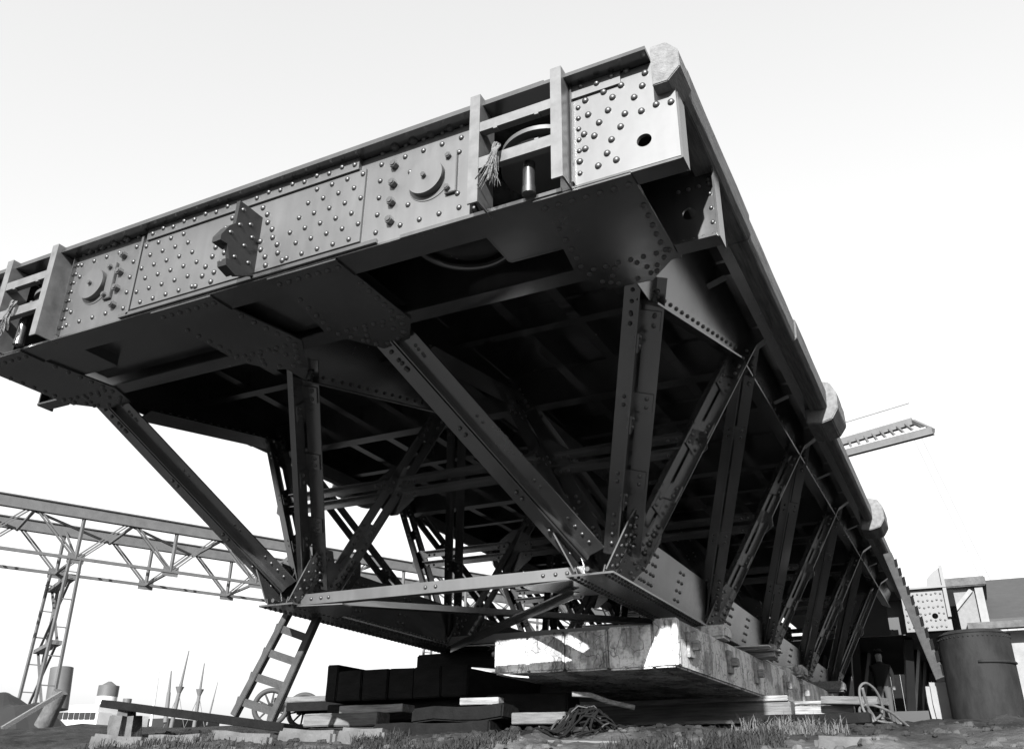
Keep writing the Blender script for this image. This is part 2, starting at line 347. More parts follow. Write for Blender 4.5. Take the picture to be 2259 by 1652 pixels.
for x, z, k, dy in face_rivets():
    if k == 'h': o = link('hex_bolt', hex_mesh, None, end_plate)
    else: o = link('rivet', rivet_mesh if k == 'r' else small_rivet_mesh, None, end_plate)
    o.matrix_parent_inverse = Matrix.Identity(4); o.location = V(x, Y0 + dy - 0.0005, z) - bridge.location * 0 - V(0, 0, 0)
    o.location = o.location
# pins with keeper plates
for cxp in (-2.985, mx(-2.985)):
    ring = MB(); ring.cyl((cxp+0.01, Y0-0.001, 4.12), (cxp+0.01, Y0-0.006, 4.12), 0.185, n=40); ring.build('washer', 'lit_paint', bridge)
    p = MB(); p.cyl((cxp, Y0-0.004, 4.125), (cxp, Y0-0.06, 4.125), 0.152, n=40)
    p = p.build('pin', 'lit_paint', bridge)
    n_ = MB(); n_.cyl((cxp, Y0-0.061, 4.125), (cxp, Y0-0.09, 4.125), 0.02, n=6); n_.build('grease_plug', 'paint', p).matrix_parent_inverse = Matrix.Identity(4)
    kp = MB(); kp.box(cxp+0.16, cxp+0.255, Y0-0.03, Y0-0.002, 3.93, 4.30)
    kp = kp.build('keeper_plate', 'lit_paint', bridge, bevel=0.004)
    for z in (3.97, 4.26):
        o = link('hex_bolt', hex_mesh, None, kp); o.matrix_parent_inverse = Matrix.Identity(4); o.location = (cxp+0.19, Y0-0.03, z); o.scale = (0.75, 0.6, 0.75)

# centre bracket (hook casting) standing out of the face
cb = MB(); xb = -4.60
prof = [(4.497, 4.265), (4.213, 4.262), (4.205, 4.04), (4.15, 3.985), (4.08, 3.86), (4.08, 3.81), (4.155, 3.815), (4.20, 3.70), (4.165, 3.69), (4.175, 3.635), (4.29, 3.60), (4.47, 3.70), (4.497, 3.74)]
cb.prism([V(xb-0.018, y, z) for y, z in prof], (0.036, 0, 0))
cbo = cb.build('centre_bracket', 'bracket_shade', bridge)
for pr in ([(4.20, 4.03), (4.15, 3.975), (4.085, 3.86), (4.085, 3.812), (4.20, 3.812)], [(4.22, 3.70), (4.17, 3.685), (4.18, 3.64), (4.285, 3.61), (4.33, 3.70)]):
    hk = MB(); hk.prism([V(xb-0.075, y, z) for y, z in pr], (0.055, 0, 0)); hk.build('jaw', 'bracket_shade', bridge)
rv = MB()
for y, z in ((4.26, 4.2), (4.36, 4.12), (4.25, 4.05), (4.4, 4.02), (4.17, 3.93), (4.33, 3.9), (4.25, 3.75), (4.4, 3.78)): rv.rivet((xb+0.018, y, z), (1, 0, 0), 0.02)
stuff(rv.build('rivets', 'rivet_paint', bridge))

# rope guide frames, sheaves, recess boxes
ZF = 0.9622
for f, sg in ((lambda x: x, 1), (mx, -1)):
    fr = thing('guide_frame', None, None); fr.parent = bridge; del_ = None
    fr.matrix_parent_inverse = bridge.matrix_basis.inverted()
    yp = 4.33
    for a, b in ((-1.905, -1.822), (-2.546, -2.464)):
        x0, x1 = sorted((f(a), f(b)))
        m = MB(); m.box(x0, x1, yp, yp+0.014, 3.655, 4.612)
        xi = x1 if sg > 0 else x1
        m.box(x1-0.014, x1, yp+0.014, Y0+0.06, 3.66, 4.53); m.box(x1-0.014, x1, yp+0.014, yp+0.09, 4.53, 4.612)
        m.build('post', 'frame_paint', fr).matrix_parent_inverse = Matrix.Identity(4)
    x0, x1 = sorted((f(-1.906), f(-2.463)))
    for z0, z1 in ((4.262, 4.345), (3.935, 4.028)):
        m = MB(); m.box(x0, x1, yp+0.002, yp+0.06, z0, z1)
        for q in (0.2, 0.78): m.box(x0+(x1-x0)*q, x0+(x1-x0)*q+0.03, yp+0.001, yp+0.05, z1-0.002 if z0 < 4.1 else z0-0.012, z1+0.012 if z0 < 4.1 else z0+0.002)
        m.build('cross_rail', 'frame_paint', fr).matrix_parent_inverse = Matrix.Identity(4)
    # recess
    r = MB(); xl, xr = sorted((f(-2.62), f(-1.81)))
    r.box(xl, xr, 5.15, 5.17, ZB, ZT-0.02); r.box(xl-0.012, xl, Y0+0.03, 5.15, ZB, ZT-0.02); r.box(xr, xr+0.012, Y0+0.03, 5.15, ZB, ZT-0.02); r.box(xl, xr, Y0+0.03, 5.15, ZB+0.002, ZB+0.014)
    r.box(xr-0.11, xr-0.004, Y0+0.02, Y0+0.03, ZB+0.02, ZT-0.03)
    r.build('recess_box', 'paint', bridge)
    m = MB(); c = f(-2.17)
    for z0, z1, R_ in ((4.19, 4.225, 0.35), (4.225, 4.30, 0.27), (4.30, 4.335, 0.35)): m.cyl((c, 4.87, z0), (c, 4.87, z1), R_, n=48)
    m.build('sheave', 'steel_grey', bridge)
    m = MB(); c = f(-2.13); m.cyl((c, 4.46, 3.70), (c, 4.46, 3.95), 0.045, n=16); m.cyl((c, 4.46, 3.69), (c, 4.46, 3.74), 0.05, n=16)
    m.build('roller_pin', 'paint', bridge)
    m = MB()
    for k in range(8): m.rivet((f(-1.765) if sg > 0 else f(-2.66), Y0, 3.77 + k*0.095), (0, -1, 0), 0.02)
    for k in range(8): m.rivet((f(-2.60) + 0.0, Y0+0.03, 3.77 + k*0.095), (0, -1, 0), 0.018)
    stuff(m.build('rivets', 'rivet_paint', bridge))
    m = MB(); xx = sorted((f(-1.812), f(-1.80))); m.box(xx[0], xx[1], Y0-0.04, Y0-0.001, ZB+0.01, ZT-0.03); m.build('edge_angle', 'paint', bridge)
    m = MB(); xx = sorted((f(-2.64), f(-2.628))); m.box(xx[0], xx[1], Y0-0.04, Y0-0.001, ZB+0.01, ZT-0.03)
    if sg < 0: m.build('edge_angle', 'paint', bridge)

YI = 5.57
# soffit gussets of the end box
gA = [(-1.412, 4.76), (-1.42, 5.57), (-1.71, 5.86), (-2.08, 5.84), (-2.22, 5.50), (-2.12, 4.76)]
gB = [(-3.79, 4.76), (-3.79, 5.57), (-3.99, 5.87), (-4.31, 5.95), (-4.62, 5.48), (-4.46, 4.76)]
def gusset_rivets(poly):
    L = []; c = V(sum(p[0] for p in poly)/6, sum(p[1] for p in poly)/6, 0)
    n = len(poly)
    for i in range(n):
        a = V(*poly[i], 0); b = V(*poly[(i+1) % n], 0)
        if i in (5,): continue
        k = max(2, int((b-a).length/0.13))
        for j in range(k):
            p = a + (b-a)*((j+0.5)/k); p += (c-p).normalized()*0.07; L.append(p)
    for j in range(7): L.append(V(poly[0][0] + (poly[5][0]-poly[0][0])*(j+0.5)/7, 5.5, 0))
    for j in range(3):
        for s_ in (-1, 1): L.append(V(c.x + s_*(0.09+0.05*j), 5.56+0.09*j, 0))
    return L
for poly in (gA, gB, [(mx(x), y) for x, y in gB], [(mx(x), y) for x, y in gA]):
    m = MB(); m.prism([V(x, y, ZB-0.0185) for x, y in poly], (0, 0, 0.016)); o = m.build('soffit_gusset', 'paint', bridge)
    front = MB(); xs = sorted((poly[0][0], poly[5][0])); front.box(xs[0], xs[1], Y0+0.0, 4.76, ZB-0.034, ZB-0.019); front.build('soffit_strip', 'paint', bridge)
    r = MB()
    for p in gusset_rivets(poly): r.rivet((p.x, p.y, ZB-0.019), (0, 0, -1), 0.022)
    for j in range(7): r.rivet((xs[0]+(xs[1]-xs[0])*(j+.5)/7, 4.6, ZB-0.034), (0, 0, -1), 0.022)
    stuff(r.build('rivets', 'rivet_paint', o)).matrix_parent_inverse = Matrix.Identity(4)
m = MB(); m.box(mx(-2.1), -2.1, 4.78, YI-0.02, 3.98, 3.99) if False else m.box(mx(-3.79), -3.79, 4.78, YI-0.1, ZB+0.07, ZB+0.08); m.build('soffit_panel', 'paint', bridge)
m = MB(); m.box(mx(-2.12), mx(-3.79)-0.0, 4.78, YI-0.1, ZB+0.10, ZB+0.11); m.build('soffit_panel', 'paint', bridge)
# inner cross girder closing the end box, with its outer brackets
m = MB(); m.box(mx(-1.41), -1.41, YI, YI+0.02, ZB, ZT-0.02); m.build('inner_girder', 'paint', bridge)
m = MB(); m.box(mx(-1.41), -1.41, YI-0.09, YI+0.09, ZB-0.001, ZB+0.016); m.build('inner_flange', 'paint', bridge)
for f in (lambda x: x, mx):
    m = MB(); x0, x1 = sorted((f(-1.41), f(-1.09)))
    plate_hole(m, x0, x1, ZB+0.005, 4.40, f(-1.30), 3.98, 0.055, YI-0.01, YI+0.01)
    m.box(x0, x1, YI-0.11, YI+0.04, ZB-0.014, ZB+0.004); xx = sorted((f(-1.072), f(-1.088))); m.box(xx[0], xx[1], YI-0.09, YI+0.09, ZB-0.014, 4.40)
    o = m.build('outer_bracket', 'paint', bridge); r = MB()
    for i in range(4): r.rivet((f(-1.37+0.08*i), YI-0.01, 3.74), (0, -1, 0), 0.019); r.rivet((f(-1.13), YI-0.01, 3.85+0.13*i), (0, -1, 0), 0.019); r.rivet((f(-1.37+0.08*i), YI-0.01, 4.2), (0, -1, 0), 0.018)
    stuff(r.build('rivets', 'rivet_paint', o)).matrix_parent_inverse = Matrix.Identity(4)
# brake ring seen from below inside the end box
m = MB(); m.tube([V(-3.0 + 0.40*math.cos(t), 5.10 + 0.40*math.sin(t), 3.95) for t in [2*math.pi*i/56 for i in range(57)]], 0.03, 8); m.build('brake_ring', 'paint', bridge)
m = MB(); m.cyl((-3.0, 5.10, 4.0), (-3.0, 5.10, 4.4), 0.36, n=40); m.build('drum', 'paint', bridge)

# --- deck and its girders
YE = 24.0
UP = [5.70] + [8.65 + 3.2*k for k in range(5)]            # upper joints
AP = [7.95 + 3.2*k for k in range(5)]                     # lower joints
ZU = 4.36
dk = MB(); dk.box(mx(-1.345), -1.345, 5.63, YE, 4.52, 4.56)
dk.build('deck_plate', 'paint', bridge)
XA1, XA2 = -1.72, -1.54
def gx_(base, y):  return base
SL = 0.4625                                              # slope of the truss faces
for xc_, sd in ((-2.95, 1), (-2.95, -1), (mx(-2.95), 1), (mx(-2.95), -1)):
    def G(y, z, off=0.0): return V(xc_ + sd*(0.30 + SL*(z-2.0)) + sd*off*0.908, y, z - off*0.42)
    nw = V(sd*0.908, 0, -0.42)
    pl = [(5.60, 4.50), (5.60, 3.70), (6.20, 3.70), (8.45, 4.16), (YE, 4.20), (YE, 4.50)]
    m = MB(); m.prism([G(y, z) for y, z in pl], nw*0.014); m.build('girder_web', 'paint', bridge)
    for (ya, za), (yb, zb) in zip(pl[2:4], pl[3:5]):
        fl = MB(); a_, b_ = G(ya, za-0.012), G(yb, zb-0.012); d_ = (b_-a_); fl.obox((a_+b_)/2, d_/2, nw*0.10, nw.cross(d_).normalized()*0.008); fl.build('girder_flange', 'paint', bridge)
    for o_ in (0.016, -0.014):
        an = MB(); an.prism([G(6.24, 3.715, o_), G(8.42, 4.16, o_), G(8.42, 4.25, o_), G(6.24, 3.805, o_)], nw*(0.011 if o_ > 0 else -0.011)); an.build('flange_angle', 'paint', bridge)
    r = MB()
    for o_ in (1, -1):
        for k in range(16):
            t = (k+0.5)/16; r.rivet(G(6.24+2.18*t, 3.765+0.445*t, 0.028 if o_ > 0 else -0.026), nw*o_, 0.021)
        for k in range(60): r.rivet(G(8.8+k*0.22, 4.25, 0.0145 if o_ > 0 else -0.001), nw*o_, 0.017, 6)
    stuff(r.build('rivets', 'rivet_paint', bridge))
for i, y in enumerate(UP[1:]):
    m = MB(); m.box(mx(-1.75), -1.75, y-0.01, y+0.01, 4.06, 4.50); m.box(mx(-1.75), -1.75, y-0.09, y+0.09, 4.045, 4.06); m.build('cross_beam', 'paint', bridge)
    for f in (lambda x: x, mx):
        m = MB(); m.prism([V(f(-1.75), y-0.008, 4.50), V(f(-1.75), y-0.008, 4.10), V(f(-1.33), y-0.008, 4.36), V(f(-1.33), y-0.008, 4.50)], (0, 0.016, 0))
        m.bar((f(-1.75), y, 4.092), (f(-1.33), y, 4.352), 0.12, 0.012); m.build('cantilever_bracket', 'paint', bridge)
for y in [7.2] + [10.25 + 3.2*k for k in range(4)]:
    m = MB(); m.box(mx(-1.75), -1.75, y-0.008, y+0.008, 4.25, 4.50); m.box(mx(-1.75), -1.75, y-0.06, y+0.06, 4.238, 4.25); m.build('cross_beam', 'paint', bridge)
    for f in (lambda x: x, mx):
        m = MB(); m.prism([V(f(-1.70), y-0.008, 4.50), V(f(-1.70), y-0.008, 4.26), V(f(-1.40), y-0.008, 4.36), V(f(-1.33), y-0.008, 4.36), V(f(-1.33), y-0.008, 4.50)], (0, 0.016, 0))
        m.bar((f(-1.70), y, 4.252), (f(-1.40), y, 4.352), 0.10, 0.012); m.build('cantilever_bracket', 'paint', bridge)
for x in (-2.35, -2.95, -3.55, -4.76, mx(-3.55), mx(-2.95), mx(-2.35)):
    m = MB(); m.box(x-0.006, x+0.006, 5.6, YE, 4.33, 4.52); m.box(x-0.055, x+0.055, 5.6, YE, 4.318, 4.33); m.build('stringer', 'paint', bridge)
# deck edge: steel curb channel, timber and fender blocks
for f, side in ((lambda x: x, 1), (mx, -1)):
    m = MB(); x0, x1 = sorted((f(-1.34), f(-1.232))); m.box(x0, x1, 4.66, YE, 4.34, 4.55); m.build('edge_channel', 'paint', bridge)
    m = MB()
    pr = [(-1.195, 4.315), (-1.09, 4.315), (-1.00, 4.41), (-1.005, 4.56), (-1.085, 4.655), (-1.195, 4.655)]
    m.prism([V(f(x), 4.395, z-0.10*0.9) for x, z in pr], (0, 0.28, 0)); m.build('corner_post', 'block_wood', bridge, bevel=0.006)
    for q, (ya, yb) in enumerate(((4.68, 6.6), (6.605, 8.7), (8.705, 10.74))):
        dq = (0, 0.012, -0.006)[q]; m = MB(); pr = [(-1.228, 4.30-dq*.6), (-1.068, 4.30-dq*.6), (-1.03-dq, 4.335), (-1.02-dq, 4.545), (-1.045-dq, 4.575+dq), (-1.228, 4.575+dq)]
        m.prism([V(f(x), ya, z) for x, z in pr], (0, yb-ya, 0)); m.build('edge_timber', 'edge_timber', bridge, bevel=0.005, jit=0.006)
    for ya, yb in ((11.5, 16.18), (16.95, YE-0.4)):
        m = MB(); pr = [(-1.228, 4.30), (-1.12, 4.30), (-1.085, 4.33), (-1.08, 4.53), (-1.10, 4.56), (-1.228, 4.56)]
        m.prism([V(f(x), ya, z) for x, z in pr], (0, yb-ya, 0)); m.build('edge_timber', 'edge_timber', bridge, bevel=0.008)
    for yb in (10.75, 16.2):
        m = MB(); pr = [(-1.30, 4.16), (-1.14, 4.13), (-0.99, 4.17), (-0.90, 4.30), (-0.895, 4.52), (-0.97, 4.66), (-1.13, 4.71), (-1.27, 4.66)]
        m.prism([V(f(x), yb, z) for x, z in pr], (0, 0.72, 0)); m.build('fender_block', 'block_wood', bridge, bevel=0.012, jit=0.01)

# --- star-section members
def angle_pair(m, P, Q, u, v, leg=0.13, t=0.014, gap=0.018, tee=False, legv=None):
    lv = legv or leg
    d = Q - P
    for s_ in (1, -1):
        o = P + u*(gap/2*s_) if tee else P + (u + v)*(gap/2*s_)
        a, b = u*s_, (v if tee else v*s_)
        poly = [o, o + a*leg, o + a*leg + b*t, o + a*t + b*t, o + a*t + b*lv, o + b*lv]
        m.prism(poly, d)
def member(P, Q, nrm, leg=0.13, detail=2, name='diagonal', tee=False, legv=None):
    P = Vector(P); Q = Vector(Q); d = (Q-P).normalized()
    v = (nrm - d*nrm.dot(d)).normalized(); u = d.cross(v).normalized()
    m = MB(); angle_pair(m, P, Q, u, v, leg, tee=tee, legv=legv)
    o = m.build(name, 'paint', bridge)
    L = (Q-P).length; r = MB(); ws = leg*1.0
    if detail:
        ks = (0.14, 0.42, 0.70) if detail > 1 else (0.3, 0.7)
        for i, k in enumerate(ks):
            c = P + (Q-P)*k
            for ax, ay, off in (((u, v, 0.0),) if tee or detail < 2 else ((u, v, 0.0), (v, u, 0.17))):
                cc = c + d*off + ay*0.0
                b = MB(); b.obox(cc - ay*(0.0), d*0.085, ax*(leg*0.93), ay*0.0085)
                if detail > 1: b.build('batten', 'paint', o).matrix_parent_inverse = Matrix.Identity(4)
                else:
                    b.build('batten', 'paint', o).matrix_parent_inverse = Matrix.Identity(4)
                for sd in (1, -1):
                    for e in (-0.04, 0.04):
                        for fc in (1, -1): r.rivet(cc + d*e + ax*(leg*0.6*sd) + ay*(0.0085 if sd*fc < 0 else 0.024)*fc, ay*fc, 0.02 if detail > 1 else 0.018, 8 if detail > 1 else 6)
        for e in range(4):
            for end, sg in ((P, 1), (Q, -1)):
                for sd in (1, -1):
                    c = end + d*sg*(0.12+0.10*e) + u*(leg*0.62*sd)
                    for fc in (1, -1): r.rivet(c + v*(0.024 if sd*fc > 0 else 0.010)*fc, v*fc, 0.02)
        stuff(r.build('rivets', 'rivet_paint', o)).matrix_parent_inverse = Matrix.Identity(4)
    return u, v
CHX = -2.95; ZC = 1.76
def apex(f, y, sx): return V(f(CHX) + 0.10*sx, y, 1.93)
for f, sgx in ((lambda x: x, 1), (mx, -1)):
    for k, ya in enumerate(AP):
        det = 2 if k == 0 else 1 if k < 3 else (1 if k == 3 else 0)
        for outer in (1, -1):
            sx = sgx*outer
            xo = lambda dx: f(CHX) + sx*dx
            tee = k == 0 and sx == -1
            J = V(xo(0.19 if k or not tee else 0.11), ya, 2.0)
            U0 = (V(xo(1.28), 5.80, 3.81) if tee else V(xo(1.10), 6.16, 3.90)) if k == 0 else V(xo(1.40), UP[k] + 0.10, 4.36)
            U1 = V(xo(1.40), UP[k+1] - 0.05, 4.36) if k+1 < len(UP) else None
            # outward normals of the slanting faces
            nf = V(1, 0, 0).cross(J - U0); nf = nf if nf.y < 0 else -nf
            member(U0, J + V(0, -0.24 if tee else -0.14 if k == 0 else -0.26, 0), nf.normalized(), (0.20 if tee else 0.165) if k == 0 else 0.115, det, 'post', tee=tee, legv=0.075 if tee else None)
            if U1 is not None:
                nb = V(1, 0, 0).cross(J - U1); nb = nb if nb.y < 0 else -nb
                member(U1, J + V(0, 0.14, 0), nb.normalized(), 0.135 if k == 0 else 0.10, det, 'diagonal')
    # lower chord: bottom plate and two slanting webs
    xc = f(CHX)
    ch = MB(); ch.box(xc-0.23, xc+0.23, 7.45, AP[-1]+1.0, ZC, ZC+0.018); cho = ch.build('chord_plate', 'paint', bridge)
    r = MB()
    for i in range(64):
        for dx in (-0.195, -0.135, 0.135, 0.195):
            r.rivet((xc+dx, 7.52+i*0.085, ZC), (0, 0, -1), 0.017, 6)
        if i < 60:
            for dx in (-0.195, 0.195): r.rivet((xc+dx, 7.52+i*0.085, ZC+0.018), (0, 0, 1), 0.018, 6)
    stuff(r.build('rivets', 'rivet_paint', cho)).matrix_parent_inverse = Matrix.Identity(4)
    for sd in (1, -1):
        nrm = V(sd*0.956, 0, -0.292); dirw = V(sd*0.292, 0, 0.956)
        base = V(xc + sd*0.105, 0, ZC+0.020)
        def W(y, h, off=0.0): return base + dirw*h + nrm*off + V(0, y, 0)
        m = MB(); m.prism([W(7.47, 0), W(AP[-1]+1.0, 0), W(AP[-1]+1.0, 0.46), W(9.15, 0.46), W(9.0, 0.50), W(8.55, 0.98), W(8.30, 1.02), W(7.90, 1.0), W(7.55, 0.72)] if False else [W(7.70, 0), W(AP[-1]+1.0, 0), W(AP[-1]+1.0, 0.52), W(8.02, 0.52), W(7.90, 0.36), W(7.70, 0.30)], nrm*0.014)
        side = m.build('chord_web', 'paint', bridge)
        m = MB(); m.prism([W(7.47, 0, 0.015), W(AP[-1]+0.9, 0, 0.015), W(AP[-1]+0.9, 0.075, 0.015), W(7.47, 0.075, 0.015)], nrm*0.012)
        m.build('chord_angle', 'paint', side).matrix_parent_inverse = Matrix.Identity(4)
        r = MB()
        for i in range(60): r.rivet(W(7.52+i*0.085, 0.045, 0.027), nrm, 0.017, 6)
        for yj in AP:
            for yy in (yj+0.50, yj+0.59, yj+0.72, yj+0.81, yj+1.62, yj+1.74):
                for h in (0.13, 0.23, 0.33, 0.43): r.rivet(W(yy, h, 0.0145), nrm, 0.020, 8)
        stuff(r.build('rivets', 'rivet_paint', side)).matrix_parent_inverse = Matrix.Identity(4)
        gd, gn = V(sd*0.478, 0, 0.878), V(sd*0.878, 0, -0.478); gb = V(xc + sd*0.130, 0, ZC+0.024)
        def GW(y, h, off=0.0): return gb + gd*h + gn*off + V(0, y, 0)
        for j, yj in enumerate(AP):
            poly = [(-.48, .03), (-.47, .50), (-.42, .66), (-.20, .67), (-.09, .56), (.0, .56), (.05, .68), (.34, .66), (.44, .52), (.36, .22), (.24, .10), (.20, .03)]
            if j: poly = [(-.34, .03), (-.34, .50), (-.26, .60), (.22, .60), (.32, .50), (.30, .03)]
            m = MB(); m.prism([GW(yj+y, h, 0.004) for y, h in poly], gn*0.014); gp = m.build('node_gusset', 'paint', side); gp.matrix_parent_inverse = Matrix.Identity(4)
            r = MB()
            for row, (ya_, n1) in enumerate(((-.40, 5), (-.31, 6), (-.20, 6), (.06, 5), (.17, 6), (.30, 5)) if j == 0 else ((-.27, 5), (-.17, 5), (.12, 5), (.22, 5))):
                for q in range(n1): r.rivet(GW(yj+ya_, 0.08 + 0.10*q + 0.03*(row % 2), 0.018), gn, 0.021, 8)
            stuff(r.build('rivets', 'rivet_paint', bridge))
            if j == 0:      # splice angle down the middle of the post cover
                m = MB(); m.prism([GW(yj-.285, .02, .018), GW(yj-.225, .02, .018), GW(yj-.225, .64, .018), GW(yj-.285, .64, .018)], gn*0.012); m.build('splice_plate', 'paint', side).matrix_parent_inverse = Matrix.Identity(4)
    # front plates closing the node: bright where the sun strikes
    m = MB(); m.prism([V(xc-0.02, 7.60, ZC+0.03), V(xc+sgx*-0.30, 7.60, ZC+0.03) if False else V(xc-0.10, 7.60, ZC+0.03), V(xc-0.32, 7.60, 2.22), V(xc+0.32, 7.60, 2.22), V(xc+0.10, 7.60, ZC+0.03)], (0, 0.012, 0))
    if False: m.build('diaphragm', 'paint', bridge)
    m = MB(); m.cyl((xc, 7.40, ZC+0.045), (xc, 7.62, ZC+0.045), 0.022, n=12); m.build('drain_pipe', 'paint', bridge)

# --- lateral struts between the chords and sway struts at mid height
xl, xr = mx(CHX), CHX
for j, yj in enumerate(AP):
    y = yj - 0.30
    m = MB(); m.box(xl+0.12, xr-0.12, y-0.006, y+0.006, ZC-0.005 if False else ZC+0.022, ZC+0.135); m.box(xl+0.12, xr-0.12, y+0.006, y+0.10, ZC+0.022, ZC+0.034)
    o = m.build('lateral_strut', 'lit_paint', bridge)
    r = MB()
    for x in (xl+0.32, xl+0.45, xl+0.55, XC-0.05, XC+0.07, xr-0.55, xr-0.42, xr-0.30): r.rivet((x, y-0.006, ZC+0.08), (0, -1, 0), 0.022)
    stuff(r.build('rivets', 'rivet_paint', o)).matrix_parent_inverse = Matrix.Identity(4)
    for xg, sg in ((xl, 1), (xr, -1)):
        m = MB(); m.prism([V(xg+sg*0.20, y-0.12, ZC-0.014), V(xg+sg*0.95, y-0.12, ZC-0.014) if False else V(xg+sg*0.75, y-0.02, ZC-0.014), V(xg+sg*0.75, y+0.14, ZC-0.014), V(xg+sg*0.45, y+0.55, ZC-0.014), V(xg+sg*0.20, y+0.62, ZC-0.014)], (0, 0, 0.012)); m.build('lateral_gusset', 'paint', bridge)
    if j < len(AP)-1:
        m = MB(); m.bar((xr-0.35, y+0.25, ZC-0.04), (xl+0.35, y+2.95, ZC-0.04), 0.13, 0.012); m.bar((xr-0.35, y+0.25, ZC-0.075), (xl+0.35, y+2.95, ZC-0.075), 0.012, 0.07); m.build('lateral_brace', 'paint', bridge)
        m = MB(); m.bar((xl+0.35, y+0.25, ZC+0.06), (xr-0.35, y+2.95, ZC+0.06), 0.13, 0.012); m.bar((xl+0.35, y+0.25, ZC+0.095), (xr-0.35, y+2.95, ZC+0.095), 0.012, 0.07); m.build('lateral_brace', 'paint', bridge)
    if j+1 < len(UP):
        t = 0.50; ys = yj + 0.14 + (UP[j+1]-yj-0.14)*t; zs = 2.02 + (4.40-2.02)*t; dx = 0.26 + 1.14*t
        spans = [(xl+dx, xr-dx), (xr-dx, xr+dx), (xl-dx, xl+dx)]
        for a, b in spans:
            m = MB()
            for zz in (zs-0.09, zs+0.07): m.box(a+0.10, b-0.10, ys-0.03, ys-0.018, zz-0.045, zz+0.045); m.box(a+0.10, b-0.10, ys-0.10, ys-0.03, zz+0.045-0.012, zz+0.045)
            o = m.build('sway_strut', 'paint', bridge)
            r = MB()
            for x in (a+0.18, a+0.27, b-0.27, b-0.18):
                for zz in (zs-0.09, zs+0.07): r.rivet((x, ys-0.03, zz-0.01), (0, -1, 0), 0.019)
            stuff(r.build('rivets', 'rivet_paint', o)).matrix_parent_inverse = Matrix.Identity(4)
        for xg, q in ((xl-dx, .5), (xl+dx, 1), (xr-dx, 1), (xr+dx, .5)):
            m = MB(); m.prism([V(xg+(p.x-xg)*q, p.y, zs+(p.z-zs)*q) for p in [V(xg-0.26, ys-0.015, zs-0.16), V(xg-0.05, ys-0.015, zs-0.32), V(xg+0.05, ys-0.015, zs-0.32), V(xg+0.26, ys-0.015, zs-0.16), V(xg+0.26, ys-0.015, zs+0.16), V(xg+0.05, ys-0.015, zs+0.30), V(xg-0.05, ys-0.015, zs+0.30), V(xg-0.26, ys-0.015, zs+0.16)]], (0, 0.012, 0))
            m.build('sway_gusset', 'paint', bridge)


# ------------------------------------------------------------------ timber mats carrying the chords
def rot_box(o, e, w, l0, l1, w0, w1, z0, z1):            # a box in a horizontal frame
    m = MB(); vs = [o + e*l + w*k + V(0, 0, z - o.z) for z in (z0, z1) for k in (w0, w1) for l in (l0, l1)]
    m.add(vs, [(0, 1, 3, 2), (4, 6, 7, 5), (0, 4, 5, 1), (2, 3, 7, 6), (0, 2, 6, 4), (1, 5, 7, 3)]); return m
def timber(m, name, material, parent=None, bevel=0.015, jit=0.008): return m.build(name, material, parent, bevel, jit)
O = V(-2.63, 8.98, 1.6); E1 = V(0.0365, 0.9993, 0); W1 = V(-0.9993, 0.0365, 0)
matR = thing('timber_mat', 'thick pale whitewashed timber mat under the right chord of the bridge', 'timber mat', (-3.6, 9, 1.12))
widths = [0.26, 0.50, 0.50, 0.44, 0.42]; w0 = 0
for i, wd in enumerate(widths):
    m = rot_box(O, E1, W1, random.uniform(-0.015, 0.02), 8.6, w0+0.004, w0+wd-0.004, 1.13 + random.uniform(-0.01, 0.01) + 0.02*i/5, 1.605 - 0.016*i - (0.03 if i else 0))
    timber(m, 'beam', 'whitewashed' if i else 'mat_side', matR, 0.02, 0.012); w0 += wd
m = rot_box(O, E1, W1, -0.03, 0.05, -0.02, 0.03, 1.14, 1.60); timber(m, 'corner_cleat', 'whitewashed', matR, 0.008, 0.003)
for l in (0.42, 1.9, 3.1, 4.7, 5.9):
    z = 1.38
    m = rot_box(O, E1, W1, l-0.11, l+0.06, -0.03, 0.0, z-0.13, z+0.13); timber(m, 'bolt_plate', 'pale_wood', matR, 0.006, 0.004)
    m = rot_box(O, E1, W1, l-0.03, l+0.07, -0.10, -0.028, z-0.05, z+0.05); timber(m, 'bolt_head', 'pale_wood', matR, 0.008, 0.003)
m = MB(); p = O + W1*2.13 + E1*0.12 + V(0, 0, -0.22); m.obox(p, W1*0.02, E1*0.06, V(0, 0, 0.15)); m.build('washer_plate', 'pale_wood', matR)
m = MB(); m.cyl(p, p + W1*0.08, 0.03, n=6); m.build('bolt_nut', 'rust', matR)

matL = thing('timber_mat', 'dark tarred timber mat under the left chord behind the ladder', 'timber mat', (-7.3, 10.7, 1.1))
xx = -8.32
for i, wd in enumerate((0.20, 0.42, 0.43, 0.42, 0.44, 0.42)):
    m = MB(); m.box(xx+0.004, xx+wd-0.004, 10.7+random.uniform(-0.02, 0.02), 18.5, 1.10, 1.60 if i == 0 else 1.50)
    timber(m, 'beam', 'tarred', matL, 0.015, 0.008); xx += wd

